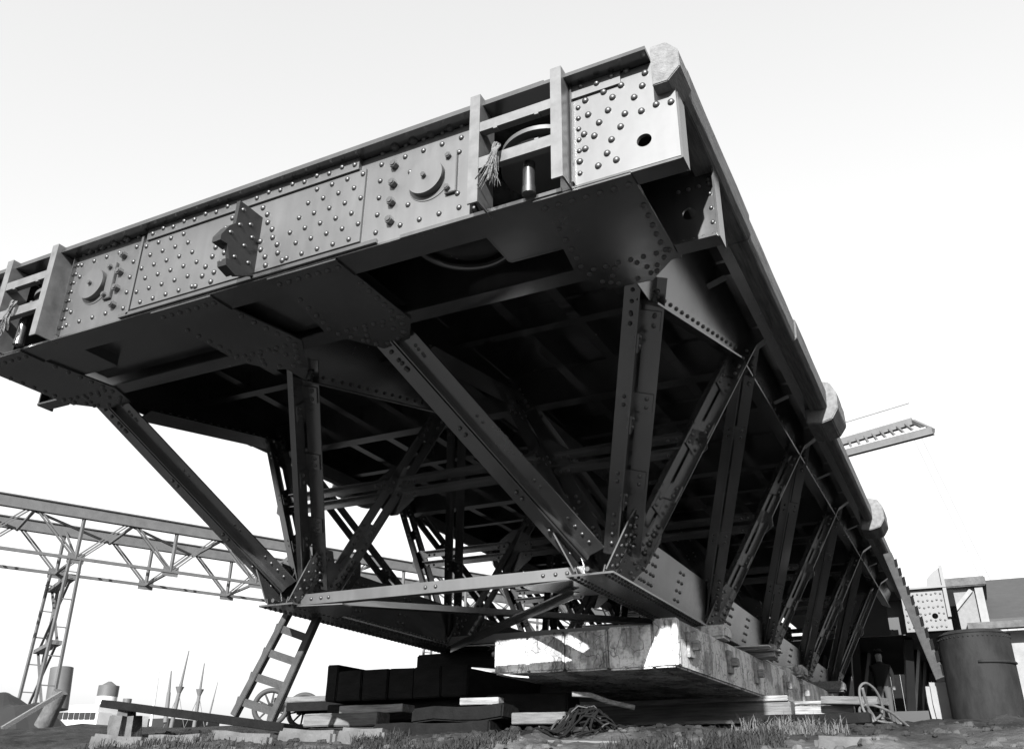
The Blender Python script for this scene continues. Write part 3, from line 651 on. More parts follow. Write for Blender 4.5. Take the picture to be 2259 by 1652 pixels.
# packing timbers between mats and chords
def sleeper(name, label, x0, x1, y0, y1, z0, z1, material='wood', rz=0.0, bevel=0.012, cat='timber', group=None, jit=0.006, tilt=0.0):
    m = MB(); hx, hy, hz = (x1-x0)/2, (y1-y0)/2, (z1-z0)/2; m.box(-hx, hx, -hy, hy, -hz, hz)
    o = m.build(name, material, None, bevel, jit); o.location = ((x0+x1)/2, (y0+y1)/2, (z0+z1)/2); o.rotation_euler = (0, tilt, rz)
    return tag(o, label, cat, group)
sleeper('packing_block', 'chipped packing timber nearest the chord end on the pale mat', -3.55, -2.48, 10.45, 10.8, 1.600, 1.755, 'mat_side', 0.02, 0.03)
sleeper('packing_block', 'round-nosed packing timber jutting past the pale mat side', -3.9, -2.22, 12.15, 12.55, 1.595, 1.755, 'pale_wood', 0.05, 0.07)
sleeper('packing_block', 'grey packing timber third along the pale mat', -3.9, -2.30, 14.5, 14.9, 1.59, 1.755, 'mat_side', 0.04, 0.03)
sleeper('packing_block', 'farthest packing timber at the end of the pale mat', -3.9, -2.05, 16.9, 17.3, 1.58, 1.755, 'edge_timber', 0.04, 0.03)
sleeper('steel_plate', 'thin bright steel shim plate on the round-nosed packing timber', -3.2, -2.30, 11.95, 12.16, 1.70, 1.712, 'bright_plate', 0.05, 0.0, 'plate', jit=0)
sleeper('packing_block', 'dark packing timber under the left chord near the ladder', -7.2, -5.9, 11.3, 11.7, 1.505, 1.755, 'tarred', 0.0, 0.02)
sleeper('packing_block', 'dark packing timber under the far left chord', -7.2, -5.9, 15.0, 15.5, 1.505, 1.755, 'tarred', 0.0, 0.02)
# steel joist lying across between the mats
jo = MB(); jo.box(-7.6, -4.9, 12.95, 12.98, 1.16, 1.50); jo.box(-7.6, -4.9, 12.82, 13.12, 1.50, 1.53); jo.box(-7.6, -4.9, 12.82, 13.12, 1.13, 1.16)
tag(jo.build('steel_joist', 'paint_far'), 'black steel joist lying across between the two timber mats', 'joist')

# sills and sleepers on the ground under the mats
sleeper('sill_beam', 'squared sill beam with its right end in sun under the pale mat', -5.6, -2.18, 12.35, 12.75, 0.80, 1.06, 'wood', 0.0, 0.012)
sleeper('sill_board', 'thin pale board on top of the sunlit sill beam', -5.2, -2.2, 12.32, 12.7, 1.062, 1.125, 'pale_wood', 0.0, 0.006)
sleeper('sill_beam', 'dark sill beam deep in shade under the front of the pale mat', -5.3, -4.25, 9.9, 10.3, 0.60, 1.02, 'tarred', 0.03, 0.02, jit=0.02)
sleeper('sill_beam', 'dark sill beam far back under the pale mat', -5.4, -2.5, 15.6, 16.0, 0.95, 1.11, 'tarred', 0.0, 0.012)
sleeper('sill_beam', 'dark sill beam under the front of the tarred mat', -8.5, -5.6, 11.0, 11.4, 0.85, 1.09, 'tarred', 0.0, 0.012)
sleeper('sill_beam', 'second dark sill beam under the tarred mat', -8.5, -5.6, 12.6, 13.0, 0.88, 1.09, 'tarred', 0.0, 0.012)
sleeper('sill_beam', 'low dark beam on the sand left of centre below the bridge', -6.4, -4.9, 9.2, 9.55, 0.48, 0.68, 'dark_wood', 0.05, 0.02, jit=0.025)
sleeper('sill_beam', 'dark beam stacked on the low beam below the bridge', -6.0, -4.75, 9.35, 9.7, 0.70, 0.86, 'dark_wood', -0.06, 0.02, jit=0.025)
sleeper('sill_board', 'short pale offcut on top of the stacked dark beams', -5.35, -4.85, 9.36, 9.5, 0.87, 0.945, 'pale_wood', 0.0, 0.006)
sleeper('sill_board', 'grey board on the ground right of the stacked dark beams', -4.75, -4.1, 9.5, 9.75, 0.66, 0.78, 'wood', 0.02, 0.006)
sleeper('sill_beam', 'grey beam end lying below the tarred mat near the cart', -8.05, -6.9, 9.95, 10.25, 0.72, 0.88, 'wood', 0.04, 0.012)
sleeper('sill_board', 'pale board lying on the grey beam end near the cart', -7.75, -6.75, 10.3, 10.6, 0.90, 1.0, 'pale_wood', 0.02, 0.006)
sleeper('plank', 'long pale plank flat on the ground under the sunlit sill beam', -3.9, -1.3, 11.2, 11.5, 0.73, 0.77, 'wood', 0.0, 0.004)
sleeper('plank', 'pale board end right of the sunlit sill beam', -2.16, -1.45, 12.5, 12.85, 0.82, 1.0, 'pale_wood', 0.05, 0.008)
sleeper('plank', 'small white batten on top of the pale board end', -2.14, -1.72, 12.45, 12.55, 1.02, 1.06, 'pale_wood', 0.0, 0.004)
sleeper('plank', 'grey plank lying askew beside the cable coil', -1.75, -1.05, 12.2, 12.6, 0.99, 1.08, 'wood', -0.25, 0.006, tilt=0.05)
sleeper('plank', 'dark plank on edge in front of the grass by the coil', -2.2, -1.0, 9.9, 10.1, 0.62, 0.72, 'dark_wood', 0.0, 0.006)
_a, _b = at(1800, 1624, y=6.7), at(1955, 1665, y=6.7)
sleeper('stone_block', 'pale squared stone at the lower right edge of the bank', _a.x, _b.x, 6.6, 6.9, _b.z-0.05, _a.z, 'stone', 0.04, 0.03, 'stone', jit=0.02)
sleeper('stone_block', 'pale sloping stone block in front of the tank', -0.62, -0.30, 13.2, 13.6, 0.80, 1.30, 'plaster', 0.15, 0.05, 'stone', jit=0.03)
sleeper('sill_board', 'pale plank half buried in the soil at bottom centre', -3.2, -2.45, 6.75, 6.83, 0.29, 0.345, 'wood', -0.2, 0.006, tilt=0.03)

# ------------------------------------------------------------------ ladder, plank, cart
lad = thing('ladder', 'wooden ladder with flat rungs leaning against the left chord', 'ladder', (-7.4, 8.2, 0.6))
YL = 8.25
bl, tl, br, tr = at(517, 1578, y=YL-0.1), at(640, 1345, y=YL+0.05), at(597, 1592, y=YL-0.1), at(702, 1358, y=YL+0.05)
for p, q in ((bl, tl), (br, tr)):
    m = MB(); m.bar(p, q, 0.085, 0.075, (0, 1, 0)); m.build('rail', 'ladder_wood', lad, 0.006)
for t in (0.10, 0.33, 0.56, 0.79, 0.985):
    m = MB(); a = bl + (tl-bl)*(t+0.03); b = br + (tr-br)*(t-0.01); d = (b-a).normalized(); m.bar(a - d*0.07, b - d*0.02, 0.03, 0.085, (0, 0, 1)); m.build('rung', 'ladder_wood', lad)
a, b = at(238, 1552, y=7.75), at(640, 1606, y=7.75)
m = MB(); m.bar(a, b, 0.22, 0.085); tag(m.build('plank', 'dark_wood', None, 0.006), 'long black plank sloping down to the foot of the ladder', 'plank')
c = at(268, 1600, y=7.72)
sleeper('stone_block', 'rounded pale stone under the left end of the black plank', c.x-0.16, c.x+0.16, 7.6, 7.95, c.z-0.28, c.z+0.20, 'stone', 0.1, 0.09, 'stone', jit=0.05)

cart = thing('hand_cart', 'flat cart with spoked wheel standing behind the ladder', 'cart', (-12.2, 14.2, 1.0))
YW = 14.2; c = at(597, 1559, y=YW); R_ = 0.40
for xo, yy in ((0, YW), (0.05, YW+0.95)):
    wc = V(c.x + xo, yy, c.z); wh = thing('wheel', None, None); wh.parent = cart; wh.matrix_parent_inverse = cart.matrix_basis.inverted()
    u = V(0.85, 0.53, 0).normalized(); n_ = V(-0.53, 0.85, 0).normalized()
    m = MB(); pts = [wc + u*math.cos(t)*0.31 + V(0, 0, 1)*math.sin(t)*0.31 for t in [2*math.pi*i/36 for i in range(37)]]; m.tube(pts, 0.05, 10); m.build('tyre', 'rubber', wh).matrix_parent_inverse = Matrix.Identity(4)
    m = MB(); m.cyl(wc - n_*0.07, wc + n_*0.07, 0.065, n=14)
    m.build('hub', 'rust', wh).matrix_parent_inverse = Matrix.Identity(4)
    for i in range(10):
        t = 2*math.pi*(i+0.3)/10; m = MB(); d = u*math.cos(t) + V(0, 0, 1)*math.sin(t); m.cyl(wc + d*0.05, wc + d*0.28, 0.022, 0.016, 6); m.build('spoke', 'ladder_wood', wh).matrix_parent_inverse = Matrix.Identity(4)
p0, p1 = at(640, 1535, y=YW), at(702, 1536, y=YW)
m = MB(); m.box(p0.x-0.5, p1.x+2.4, YW+0.1, YW+1.0, p0.z-0.10, p0.z); m.build('bed', 'wood', cart, 0.01)
m = MB(); m.box(p0.x-0.5, p1.x+2.4, YW+0.12, YW+0.2, p0.z-0.26, p0.z-0.10); m.box(p0.x-0.5, p1.x+2.4, YW+0.85, YW+0.93, p0.z-0.26, p0.z-0.10); m.build('chassis', 'dark_wood', cart)
m = MB(); m.cyl((c.x, YW-0.05, c.z), (c.x+0.05, YW+1.0, c.z), 0.03); m.build('axle', 'rust', cart)
for k in range(3):
    m = MB(); m.tube([V(c.x+0.35+0.55*i/8, YW+0.15, c.z + 0.14 - 0.10*math.sin(math.pi*i/8) - 0.03*k) for i in range(1, 9-k)], 0.018, 6); m.build('leaf_spring', 'rust', cart)

# ------------------------------------------------------------------ ropes, coil, sheet
def rope_thing(label, x, y, z, n, L, seed):
    random.seed(seed); t = thing('frayed_rope', label, 'rope', (x, y, z))
    for i in range(n):
        px, py, pz = x + random.uniform(-.01, .01), y, z; pts = []
        sx = random.uniform(-0.15, 0.03); ph = random.random()*6.28; ll = L*random.uniform(0.55, 1.0); am = random.uniform(.004, .014)
        for k in range(16):
            q = k/15; pts.append(V(px + sx*q*q + am*math.sin(q*11+ph) + 0.010*math.cos(ph)*(1-q), py - 0.016 - 0.018*math.sin(q*3) + 0.010*math.sin(ph*2) + am*math.cos(q*13+ph), pz + 0.035 - ll*q))
        m = MB(); m.tube(pts, [(0.0095 if i < 5 else 0.0035)*(1 - 0.5*k/15) for k in range(16)], 6); m.build('strand', 'rope', t)
    return t
rope_thing('frayed rope end hanging from the right guide frame', -2.30, 4.31, 4.03, 34, 0.38, 3)
rope_thing('frayed rope end hanging from the left guide frame', mx(-2.20)-0.03, 4.31, 4.03, 34, 0.38, 9)
random.seed(21)
coil = thing('wire_coil', 'loose springy coil of wire cable beside the timbers', 'cable', (-1.1, 11, 0.75))
def loop(pts, r=0.015):
    P = [at(px, py, y=yy) for px, py, yy in pts]; Q = []
    for i in range(len(P)-1):
        a, b, c_, d = P[max(i-1, 0)], P[i], P[i+1], P[min(i+2, len(P)-1)]
        for k in range(6):
            t = k/6; Q.append(0.5*((2*b) + (c_-a)*t + (2*a-5*b+4*c_-d)*t*t + (3*b-a-3*c_+d)*t**3))
    m = MB(); m.tube(Q + [P[-1]], r, 8); m.build('cable_turn', 'cable', coil)
loop([(1920,1588,11),(1903,1560,11),(1896,1520,11.1),(1909,1506,11.2),(1930,1520,11.3),(1945,1550,11.4),(1944,1575,11.4),(1925,1590,11.2)])
loop([(1985,1622,10.4),(1930,1605,10.6),(1903,1580,10.8),(1896,1565,11),(1905,1556,11.1),(1930,1556,11.3),(1965,1570,11.2),(1990,1590,10.9),(2004,1602,10.6)])
loop([(1902,1516,11.05),(1910,1545,11.1),(1921,1580,11.2),(1928,1592,11.2)], 0.018)
loop([(1908,1552,11.1),(1925,1575,11.2),(1932,1590,11.2)], 0.016)
loop([(1932,1584,11.4),(1960,1585,11.4),(1975,1600,11.2),(1978,1608,11)], 0.013)
loop([(1893,1575,11.2),(1915,1582,11.3),(1950,1592,11.3),(1990,1595,11.2)], 0.013)
P = [at((3000+x/2.677)/1.58433, (2000+y/2.677)/1.58433, y=9.4) for x, y in ((270,1395),(370,1465),(418,1572),(325,1530))]
m = MB(); m.prism([P[0]+V(0,.1,0), P[1]+V(0,.12,0), P[2]-V(0,.1,0), P[3]-V(0,.08,0)], (0.0, 0.012, 0.004)); tag(m.build('steel_sheet', 'paint_far'), 'small dark diamond-shaped steel sheet stuck in the sand', 'sheet')
m = MB(); p = at(1262, 1530, y=9.3); q = at(1400, 1560, y=9.6)
m.tube([p, p+(q-p)*0.3+V(0,0,.03), p+(q-p)*0.6, q], 0.028, 8); tag(m.build('pole', 'pale_wood'), 'pale stick poking out of the dark under the pale mat', 'stick')
m = MB(); a, b = at(1040, 1471, y=9.4), at(1130, 1489, y=8.9)
m.prism([a, a+V(0.5, 0.35, -0.02), b+V(0.15, 0.1, -0.01), b], (0, 0, -0.012)); tag(m.build('steel_plate', 'bright_plate'), 'bright bare steel plate under the left corner of the pale mat', 'plate')

# leaning cleated gangplank
a, b = at(1958, 1222, y=16.2), at(2092, 1532, y=13.4)
gp = thing('gangplank', 'narrow cleated gangplank leaning from the deck edge to the ground', 'gangplank', b)
m = MB(); m.bar(a, b, 0.14, 0.05, (0, -1, 0.3)); m.build('board', 'ladder_wood', gp, 0.006)
d = (a-b)
for k in range(12):
    c_ = b + d*(0.06+0.077*k) + V(0.068, -0.03, 0.01); m = MB(); m.obox(c_, d.normalized()*0.12 + V(0.012, 0, 0), V(0.022, 0, 0.012), V(0, 0.02, 0)); m.build('cleat', 'dark_wood', gp)

# vertical tank
tc_ = at(2166, 1500, y=12.6); zt = at(2166, 1392, y=12.2).z
tank = thing('tank', 'rusty vertical cylindrical tank standing at the right edge', 'tank', (tc_.x, 12.6, 0.7))
m = MB(); m.cyl((tc_.x, 12.6, 0.55), (tc_.x, 12.6, zt), 0.405, n=56); m.build('shell', 'rust', tank)
m = MB(); m.cyl((tc_.x, 12.6, zt), (tc_.x, 12.6, zt+0.05), 0.415, 0.33, n=56); m.build('lid', 'rust', tank)
m = MB(); pts = [V(tc_.x+0.41*math.cos(t), 12.6+0.41*math.sin(t), zt-0.34) for t in [math.pi*(1+0.5+i/24) for i in range(12)]]; m.tube(pts, 0.018, 6); m.build('pipe', 'rust', tank)
m = MB()
for i in range(48): t = 2*math.pi*i/48; m.rivet((tc_.x+0.405*math.cos(t), 12.6+0.405*math.sin(t), zt-0.04), (math.cos(t), math.sin(t), 0), 0.012, 6)
stuff(m.build('rivets', 'rust', tank))

# ------------------------------------------------------------------ person in the shade under the bridge
def person(loc, label):
    P = thing('person', label, 'person', loc); L = Vector(loc)
    me = bpy.data.meshes.new('body')
    pts = [((0,0,.93),.15),((0,0,1.12),.15),((0,0,1.33),.16),((0,0,1.45),.075),((0,-.01,1.52),.06),((0,-.015,1.60),.088),((0,-.01,1.70),.085),
           ((.19,0,1.37),.07),((.25,.02,1.12),.052),((.24,-.07,.90),.042),((.24,-.09,.80),.045),((-.19,0,1.37),.07),((-.25,.02,1.12),.052),((-.23,-.08,.90),.042),((-.23,-.10,.80),.045),
           ((.09,0,.86),.10),((.10,-.02,.48),.068),((.11,.02,.09),.048),((.11,-.12,.045),.042),((-.09,0,.86),.10),((-.10,-.02,.48),.068),((-.12,.02,.09),.048),((-.13,-.12,.045),.042)]
    ed = [(0,1),(1,2),(2,3),(3,4),(4,5),(5,6),(2,7),(7,8),(8,9),(9,10),(2,11),(11,12),(12,13),(13,14),(0,15),(15,16),(16,17),(17,18),(0,19),(19,20),(20,21),(21,22)]
    me.from_pydata([p for p, r in pts], ed, []); o = link('body', me, 'cloth_dark', P); o.matrix_parent_inverse = Matrix.Identity(4)
    me.materials.append(MAT['cloth_pale']); me.materials.append(MAT['skin'])
    md = o.modifiers.new('skin', 'SKIN'); ss = o.modifiers.new('sub', 'SUBSURF'); ss.levels = ss.render_levels = 2
    for v, (p, r) in zip(me.skin_vertices[0].data, pts): v.radius = (r, r)
    me.skin_vertices[0].data[0].use_root = True
    bpy.context.view_layer.update()
    dg = bpy.context.evaluated_depsgraph_get(); em = bpy.data.meshes.new_from_object(o.evaluated_get(dg)); o.modifiers.clear(); o.data = em
    em.materials.clear()
    for k in ('cloth_dark', 'cloth_pale', 'skin'): em.materials.append(MAT[k])
    for p in em.polygons:
        p.use_smooth = True; z = p.center.z; p.material_index = 2 if z > 1.49 or (z < .86 and abs(p.center.x) > .19) else 1 if .12 < z < .9 else 0
    m = MB(); m.cyl((0, -.01, 1.72), (0, -.01, 1.79), .098, .08, 16); m.cyl((0, -.06, 1.715), (0, -.06, 1.727), .12, n=16); h = m.build('cap', 'cloth_dark', P); h.matrix_parent_inverse = Matrix.Identity(4)
p = at(1943, 1480, y=24.2); person((p.x, 24.2, ground_h(p.x, 24.2) - 0.01), 'man in dark jacket and pale trousers standing in shade under the bridge')

# ------------------------------------------------------------------ second bridge section behind, on the right
b2 = thing('bridge_section', 'second riveted bridge section with sunlit end plate behind the gangplank', 'bridge', (-2, 24.6, 1.5))
Y2 = 24.6; TR = at(2085, 1296, y=Y2); BR = at(2092, 1389, y=Y2)
x1, z1, z0 = TR.x, TR.z, BR.z; x0 = at(1965, 1300, y=Y2).x - 3.2
m = MB(); hx = at(2063, 1358, y=Y2); plate_hole(m, x1-1.05, x1, z0, z1, hx.x, hx.z, 0.07, Y2, Y2+0.03); e2 = m.build('end_plate', 'steel_grey', b2)
m = MB(); m.box(x1-1.5, x1-1.06, Y2+0.9, Y2+0.93, z0+0.05, z1-0.05); m.build('inner_plate', 'paint_far', b2)
for i in range(9):
    for j in range(6):
        X_ = x1-0.98+i*0.105; Z_ = z0+0.08+j*0.16 + 0.02*(i % 2)
        if (X_-hx.x)**2 + (Z_-hx.z)**2 < 0.012: continue
        o = link('rivet', rivet_mesh, None, e2); o.matrix_parent_inverse = Matrix.Identity(4); o.location = (X_, Y2-0.0005, Z_)
m = MB(); m.box(x0, x1+0.02, Y2-0.12, Y2+8, z1, z1+0.05); m.build('top_flange', 'steel_grey', b2)
m = MB(); m.box(x1-0.06, x1+0.02, Y2-0.10, Y2-0.005, z0+0.3, z1+0.55); m.prism([V(x1-0.42, Y2-0.02, z1+0.06), V(x1-0.06, Y2-0.02, z1+0.06), V(x1-0.06, Y2-0.02, z1+0.5), V(x1-0.2, Y2-0.02, z1+0.42), V(x1-0.38, Y2-0.02, z1+0.25)], (0, 0.015, 0)); m.build('upstand', 'steel_grey', b2)
m = MB(); m.box(x1, x1+0.16, Y2+0.2, Y2+9, z1-0.42, z1-0.02); m.build('edge_timber', 'dark_wood', b2)
m = MB(); m.box(x0, x1, Y2+0.3, Y2+9, z0-0.02, z0); m.build('soffit', 'paint_far', b2)
for X_ in (x1-1.1, x1-2.4, x1-3.6):
    for k in range(3):
        m = MB(); m.bar((X_, Y2+0.9+2.6*k, z0), (X_-0.3, Y2+2.0+2.6*k, 1.9), 0.2, 0.2); m.build('post', 'paint_far', b2)
        m = MB(); m.bar((X_, Y2+3.3+2.6*k, z0), (X_-0.3, Y2+2.1+2.6*k, 1.9), 0.2, 0.2); m.build('diagonal', 'paint_far', b2)
m = MB(); m.box(x0, x1-0.5, Y2+1.5, Y2+9, 1.45, 1.9); m.build('lower_chord', 'paint_far', b2)
# dark boards and roof added to block the sky under both sections
sh = thing('sky_screen', 'dark boarded screen added in the gap under the two bridge sections to block the sky', 'sky_screen', (-4, 36, 1.7))
for i in range(30):
    m = MB(); m.box(-8+0.33*i, -8+0.33*i+0.318, 36+0.02*(i % 2), 36.05+0.02*(i % 2), 1.5, 4.3); m.build('board', 'dark_wood', sh)
m = MB(); m.prism([V(-8.2, 35.8, 4.3), V(2.1, 35.8, 4.3), V(2.1, 40, 5.6), V(-8.2, 40, 5.6)], (0, 0, 0.1)); m.build('roof', 'slate', sh)

# ------------------------------------------------------------------ brick building on the right
YB = 31.0
def bx(px, py): return at(px, py, y=YB)
bd = thing('building', 'brick works building with slate roof at the right edge', 'building', (4, YB, 1.7))
a, b = bx(2085, 1300), bx(2150, 1300); zc = bx(2120, 1297).z
m = MB(); m.box(a.x, b.x, YB, YB+5, 1.5, zc); m.build('brick_pier', 'brick', bd)
m = MB(); c_ = bx(2168, 1300); m.box(b.x, c_.x, YB-0.15, YB+4, 1.5, zc); m.build('corner_pilaster', 'plaster', bd)
m = MB(); m.box(a.x-0.1, c_.x+0.12, YB-0.28, YB+5.1, zc, zc+0.28); m.build('coping', 'stone', bd, 0.03)
m = MB(); e0 = bx(2102, 1352); e1 = bx(2142, 1302); m.bar((e0.x, YB-0.05, e0.z), (e1.x, YB-0.05, e1.z), 0.12, 0.12, (0, 1, 0)); m.build('brace', 'plaster', bd)
r0, r1 = bx(2130, 1375), bx(2168, 1306)
m = MB(); m.prism([V(c_.x, YB+0.2, r0.z), V(40, YB+0.2, r0.z), V(40, YB+4.5, r1.z+1.1), V(c_.x, YB+4.5, r1.z+1.1)], (0, 0, 0.12)); m.build('roof', 'slate', bd)
m = MB(); m.box(b.x-0.4, 40, YB-0.25, YB+0.1, r0.z-0.22, r0.z-0.02); m.build('gutter', 'stone', bd)
m = MB(); m.box(c_.x, 40, YB+0.5, YB+0.7, 1.5, r0.z-0.2); m.build('wall', 'plaster', bd)

# ------------------------------------------------------------------ overhead crane jib beyond the deck edge
YJ = 42.0
cr = thing('jib_crane', 'lattice jib of a crane reaching out beyond the deck edge', 'crane', (-12, YJ, 1.8))
A_, B_ = at(1862, 1001, y=YJ), at(2058, 950, y=YJ-1); C_, D_ = at(1855, 976, y=YJ+1.6), at(2014, 930, y=YJ+0.8)
for p, q, nm in ((A_, B_, 'boom'), (C_, D_, 'boom')):
    ext = p - (q-p)*2.4
    m = MB(); m.bar(ext, q, 0.25, 0.34); m.build(nm, 'steel_grey', cr)
m = MB(); m.bar(A_ + V(0, .8, .28) - (B_-A_)*2.4, B_ + V(-.2, .6, .3), 0.5, 0.12); m.build('walkway', 'ship_white', cr)
for k in range(10):
    t = k/9; m = MB(); m.bar(A_+(B_-A_)*t*0.95, C_+(D_-C_)*t, 0.10, 0.10); m.build('lacing', 'steel_grey', cr)
for p, q in ((B_, D_),):
    m = MB(); m.bar(p, q, 0.18, 0.2); m.build('end_beam', 'steel_grey', cr)
m = MB(); m.bar(C_+V(0, 0, .95)-(D_-C_)*1.5, D_+V(0, 0, .95), 0.035, 0.035); m.build('handrail', 'steel_grey', cr)
for k in range(5):
    m = MB(); p = C_+(D_-C_)*(k/4); m.bar(p, p+V(0, 0, .95), 0.03, 0.03, (0, 1, 0)); m.build('stanchion', 'steel_grey', cr)
for k in range(2):
    m = MB(); p = A_+(B_-A_)*(0.78+0.08*k); m.tube([p, p+V(3.0, -1, -13.5)*0.5, p + V(3.0, -1, -12.3)], 0.012, 4); m.build('hoist_rope', 'mast_grey', cr)
ext = A_ - (B_-A_)*2.3
for sx in (-0.6, 0.6):
    m = MB(); m.bar((ext.x+sx, YJ+0.5, 1.6), (ext.x+sx*0.5, YJ+0.5, ext.z+0.5), 0.3, 0.3, (0, 1, 0)); m.build('mast_leg', 'steel_grey', cr)

# ------------------------------------------------------------------ travelling gantry at the left
ge = at(4008, 1761, y=1.0); ge = V(ge.x, ge.y, 0) ; ge = ge.normalized() if ge.y > 0 else -ge.normalized()
gt = thing('gantry', 'long grey lattice gantry on trestle legs across the background', 'gantry', (-45, 32, 1.5))
P0 = at(167, 1231, y=33.0)
npl = V(-ge.y, ge.x, 0)
def on_plane(px, py, o):
    d = at(px, py, y=1.0); return d * (o.dot(npl)/d.dot(npl))
def z7(x, y): return ((x/2.36)/1.58433, (1700 + y/2.36)/1.58433)
P1 = on_plane(*z7(1410, 682), P0); LP = (P1-P0).dot(ge)
Ttop = on_plane(*z7(1110, 290), P0); HT = Ttop.z - P0.z
far0 = at(*z7(455, 715), z=P0.z); offv = npl*((far0-P0).dot(npl))
tpos = (Ttop-P0).dot(ge) - LP/2
def node(k, top, far):
    p = P0 + ge*(LP*k + (LP/2 + 0*tpos if top else 0)) + (offv if far else V(0, 0, 0)); p.z = P0.z + (HT if top else 0); return p
K0, K1 = -2, 9
for far in (0, 1):
    m = MB(); m.bar(node(K0, 1, far)-ge*LP, node(K1, 1, far), 0.35, 0.62); m.build('top_chord', 'gantry_paint', gt)
    m = MB(); m.bar(node(K0, 1, far)-ge*LP+V(0, 0, .34), node(K1, 1, far)+V(0, 0, .34), 0.55, 0.06); m.build('rail_plate', 'gantry_paint', gt)
    m = MB(); m.bar(node(K0, 0, far), node(K1, 0, far), 0.16, 0.16); m.build('bottom_chord', 'gantry_paint', gt)
    for k in range(K0, K1):
        for s_ in (0, -1):
            m = MB(); a_, b_ = node(k, 0, far), node(k+s_, 1, far)
            for o_ in (-0.10, 0.10): m.bar(a_+ge*o_, b_+ge*o_, 0.12, 0.08)
            m.build('diagonal', 'gantry_paint', gt)
        m = MB(); t_ = node(k, 0, far); m.bar(t_, V(t_.x, t_.y, P0.z+HT-0.3), 0.18, 0.14, (0, 1, 0)); m.build('hanger', 'gantry_paint', gt)
        m = MB(); m.obox(t_, ge*0.45, npl*0.03, V(0, 0, 0.28)); m.build('node_plate', 'gantry_paint', gt)
for k in range(K0, K1):
    m = MB(); m.bar(node(k, 0, 0), node(k, 0, 1), 0.14, 0.14); m.build('cross_tie', 'gantry_paint', gt)
    m = MB(); m.bar(node(k, 1, 0)-V(0, 0, .35), node(k, 1, 1)-V(0, 0, .35), 0.14, 0.14); m.build('cross_tie', 'gantry_paint', gt)
    m = MB(); m.bar(node(k, 1, 0)-V(0, 0, .3), node(k+1, 1, 1)-V(0, 0, .3), 0.12, 0.12); m.build('wind_brace', 'gantry_paint', gt)
    m = MB(); m.bar(node(k, 0, 0), node(k, 1, 1)-ge*LP/2, 0.10, 0.10); m.build('sway_brace', 'gantry_paint', gt)
def gantry_leg(k):
    a_, b_ = node(k, 0, 0), node(k, 0, 1)
    gz = 1.0
    for c0 in (a_, b_):
        for s_ in (-0.36, 0.36):
            m = MB(); m.bar(V(c0.x, c0.y, gz)+ge*s_*1.35, c0+ge*s_*0.8, 0.14, 0.14, (0, 1, 0)); m.build('leg', 'gantry_paint', gt)
        for j in range(7):
            z = gz + (P0.z-gz)*(j+0.5)/7; m = MB(); m.bar(V(c0.x, c0.y, z)-ge*0.42, V(c0.x, c0.y, z)+ge*0.42, 0.06, 0.06); m.build('leg_tie', 'gantry_paint', gt)
    for j in range(3):
        z = gz + (P0.z-gz)*(j+0.7)/3
        m = MB(); m.bar(V(a_.x, a_.y, z), V(b_.x, b_.y, z), 0.5, 0.22); m.build('leg_strut', 'gantry_paint', gt)
        zb = z - (P0.z-gz)/3; 
        for p, q in ((a_, b_), (b_, a_)):
            m = MB(); m.bar(V(p.x, p.y, max(gz, zb)), V(q.x, q.y, z), 0.12, 0.12); m.build('leg_brace', 'gantry_paint', gt)
gantry_leg(0)
gantry_leg(5)

# ------------------------------------------------------------------ shipping beyond the quay
def yat(px, py, y): return at(px, py, y=y)
YS = 70.0
s1 = thing('steamer', 'white steamer with a grey funnel moored behind the gantry leg', 'ship', yat(150, 1590, YS))
a, b = yat(100, 1600, YS), yat(215, 1600, YS)
m = MB(); m.prism([V(a.x-8, YS, -2), V(b.x-1, YS, -2), V(b.x+1, YS, a.z-1), V(a.x-9, YS, a.z-0.6)], (0, 9, 0)); m.build('hull', 'ship_black', s1)
c0, c1 = yat(108, 1590, YS), yat(200, 1568, YS); m = MB(); m.box(c0.x, c1.x, YS+1, YS+8, c0.z-0.6, c1.z); m.build('deckhouse', 'ship_white', s1)
c0, c1 = yat(120, 1568, YS), yat(188, 1549, YS); m = MB(); m.box(c0.x, c1.x, YS+1.8, YS+7, c0.z-0.1, c1.z); m.build('bridge_house', 'ship_white', s1)
for k in range(7):
    m = MB(); q = yat(116+12*k, 1578, YS); m.box(q.x-0.35, q.x+0.35, YS+0.9, YS+1.02, q.z-0.3, q.z+0.4); m.build('window', 'ship_black', s1)
for k in range(0):
    m = MB(); q = yat(130+15*k, 1558, YS); m.box(q.x-0.45, q.x+0.45, YS+1.7, YS+1.82, q.z-0.3, q.z+0.35); m.build('window', 'ship_black', s1)
p, q = yat(124, 1565, YS+4), yat(137, 1473, YS+4); rr = (yat(152, 1478, YS+4)-yat(119, 1472, YS+4)).length/2*0.92
m = MB(); m.cyl(p, q, rr, n=28); m.build('funnel', 'ship_grey', s1)
s2 = thing('steamer', 'steamer with a dark funnel with white band beside the plank', 'ship', yat(235, 1590, YS+10))
p, q = yat(229, 1575, YS+10), yat(241, 1512, YS+10); w_ = (yat(256, 1515, YS+10)-yat(227, 1512, YS+10)).length/2
m = MB(); m.cyl(p, p+(q-p)*0.62, w_, n=24); m.build('funnel_base', 'ship_white', s2)
m = MB(); m.cyl(p+(q-p)*0.62, q, w_*1.02, n=24); m.cyl(q, q+V(0, 0, .5), w_*0.8, 0.2, 16); m.build('funnel_top', 'ship_grey', s2)
a, b = yat(205, 1592, YS+10), yat(400, 1600, YS+10); m = MB(); m.box(a.x, b.x, YS+8, YS+16, -2, a.z); m.build('hull', 'ship_black', s2)
c0 = yat(278, 1560, YS+10); m = MB(); m.cyl(c0-V(0, 0, 2), c0+V(0, 0, 1.0), 0.5, n=12); m.build('ventilator', 'ship_grey', s2)
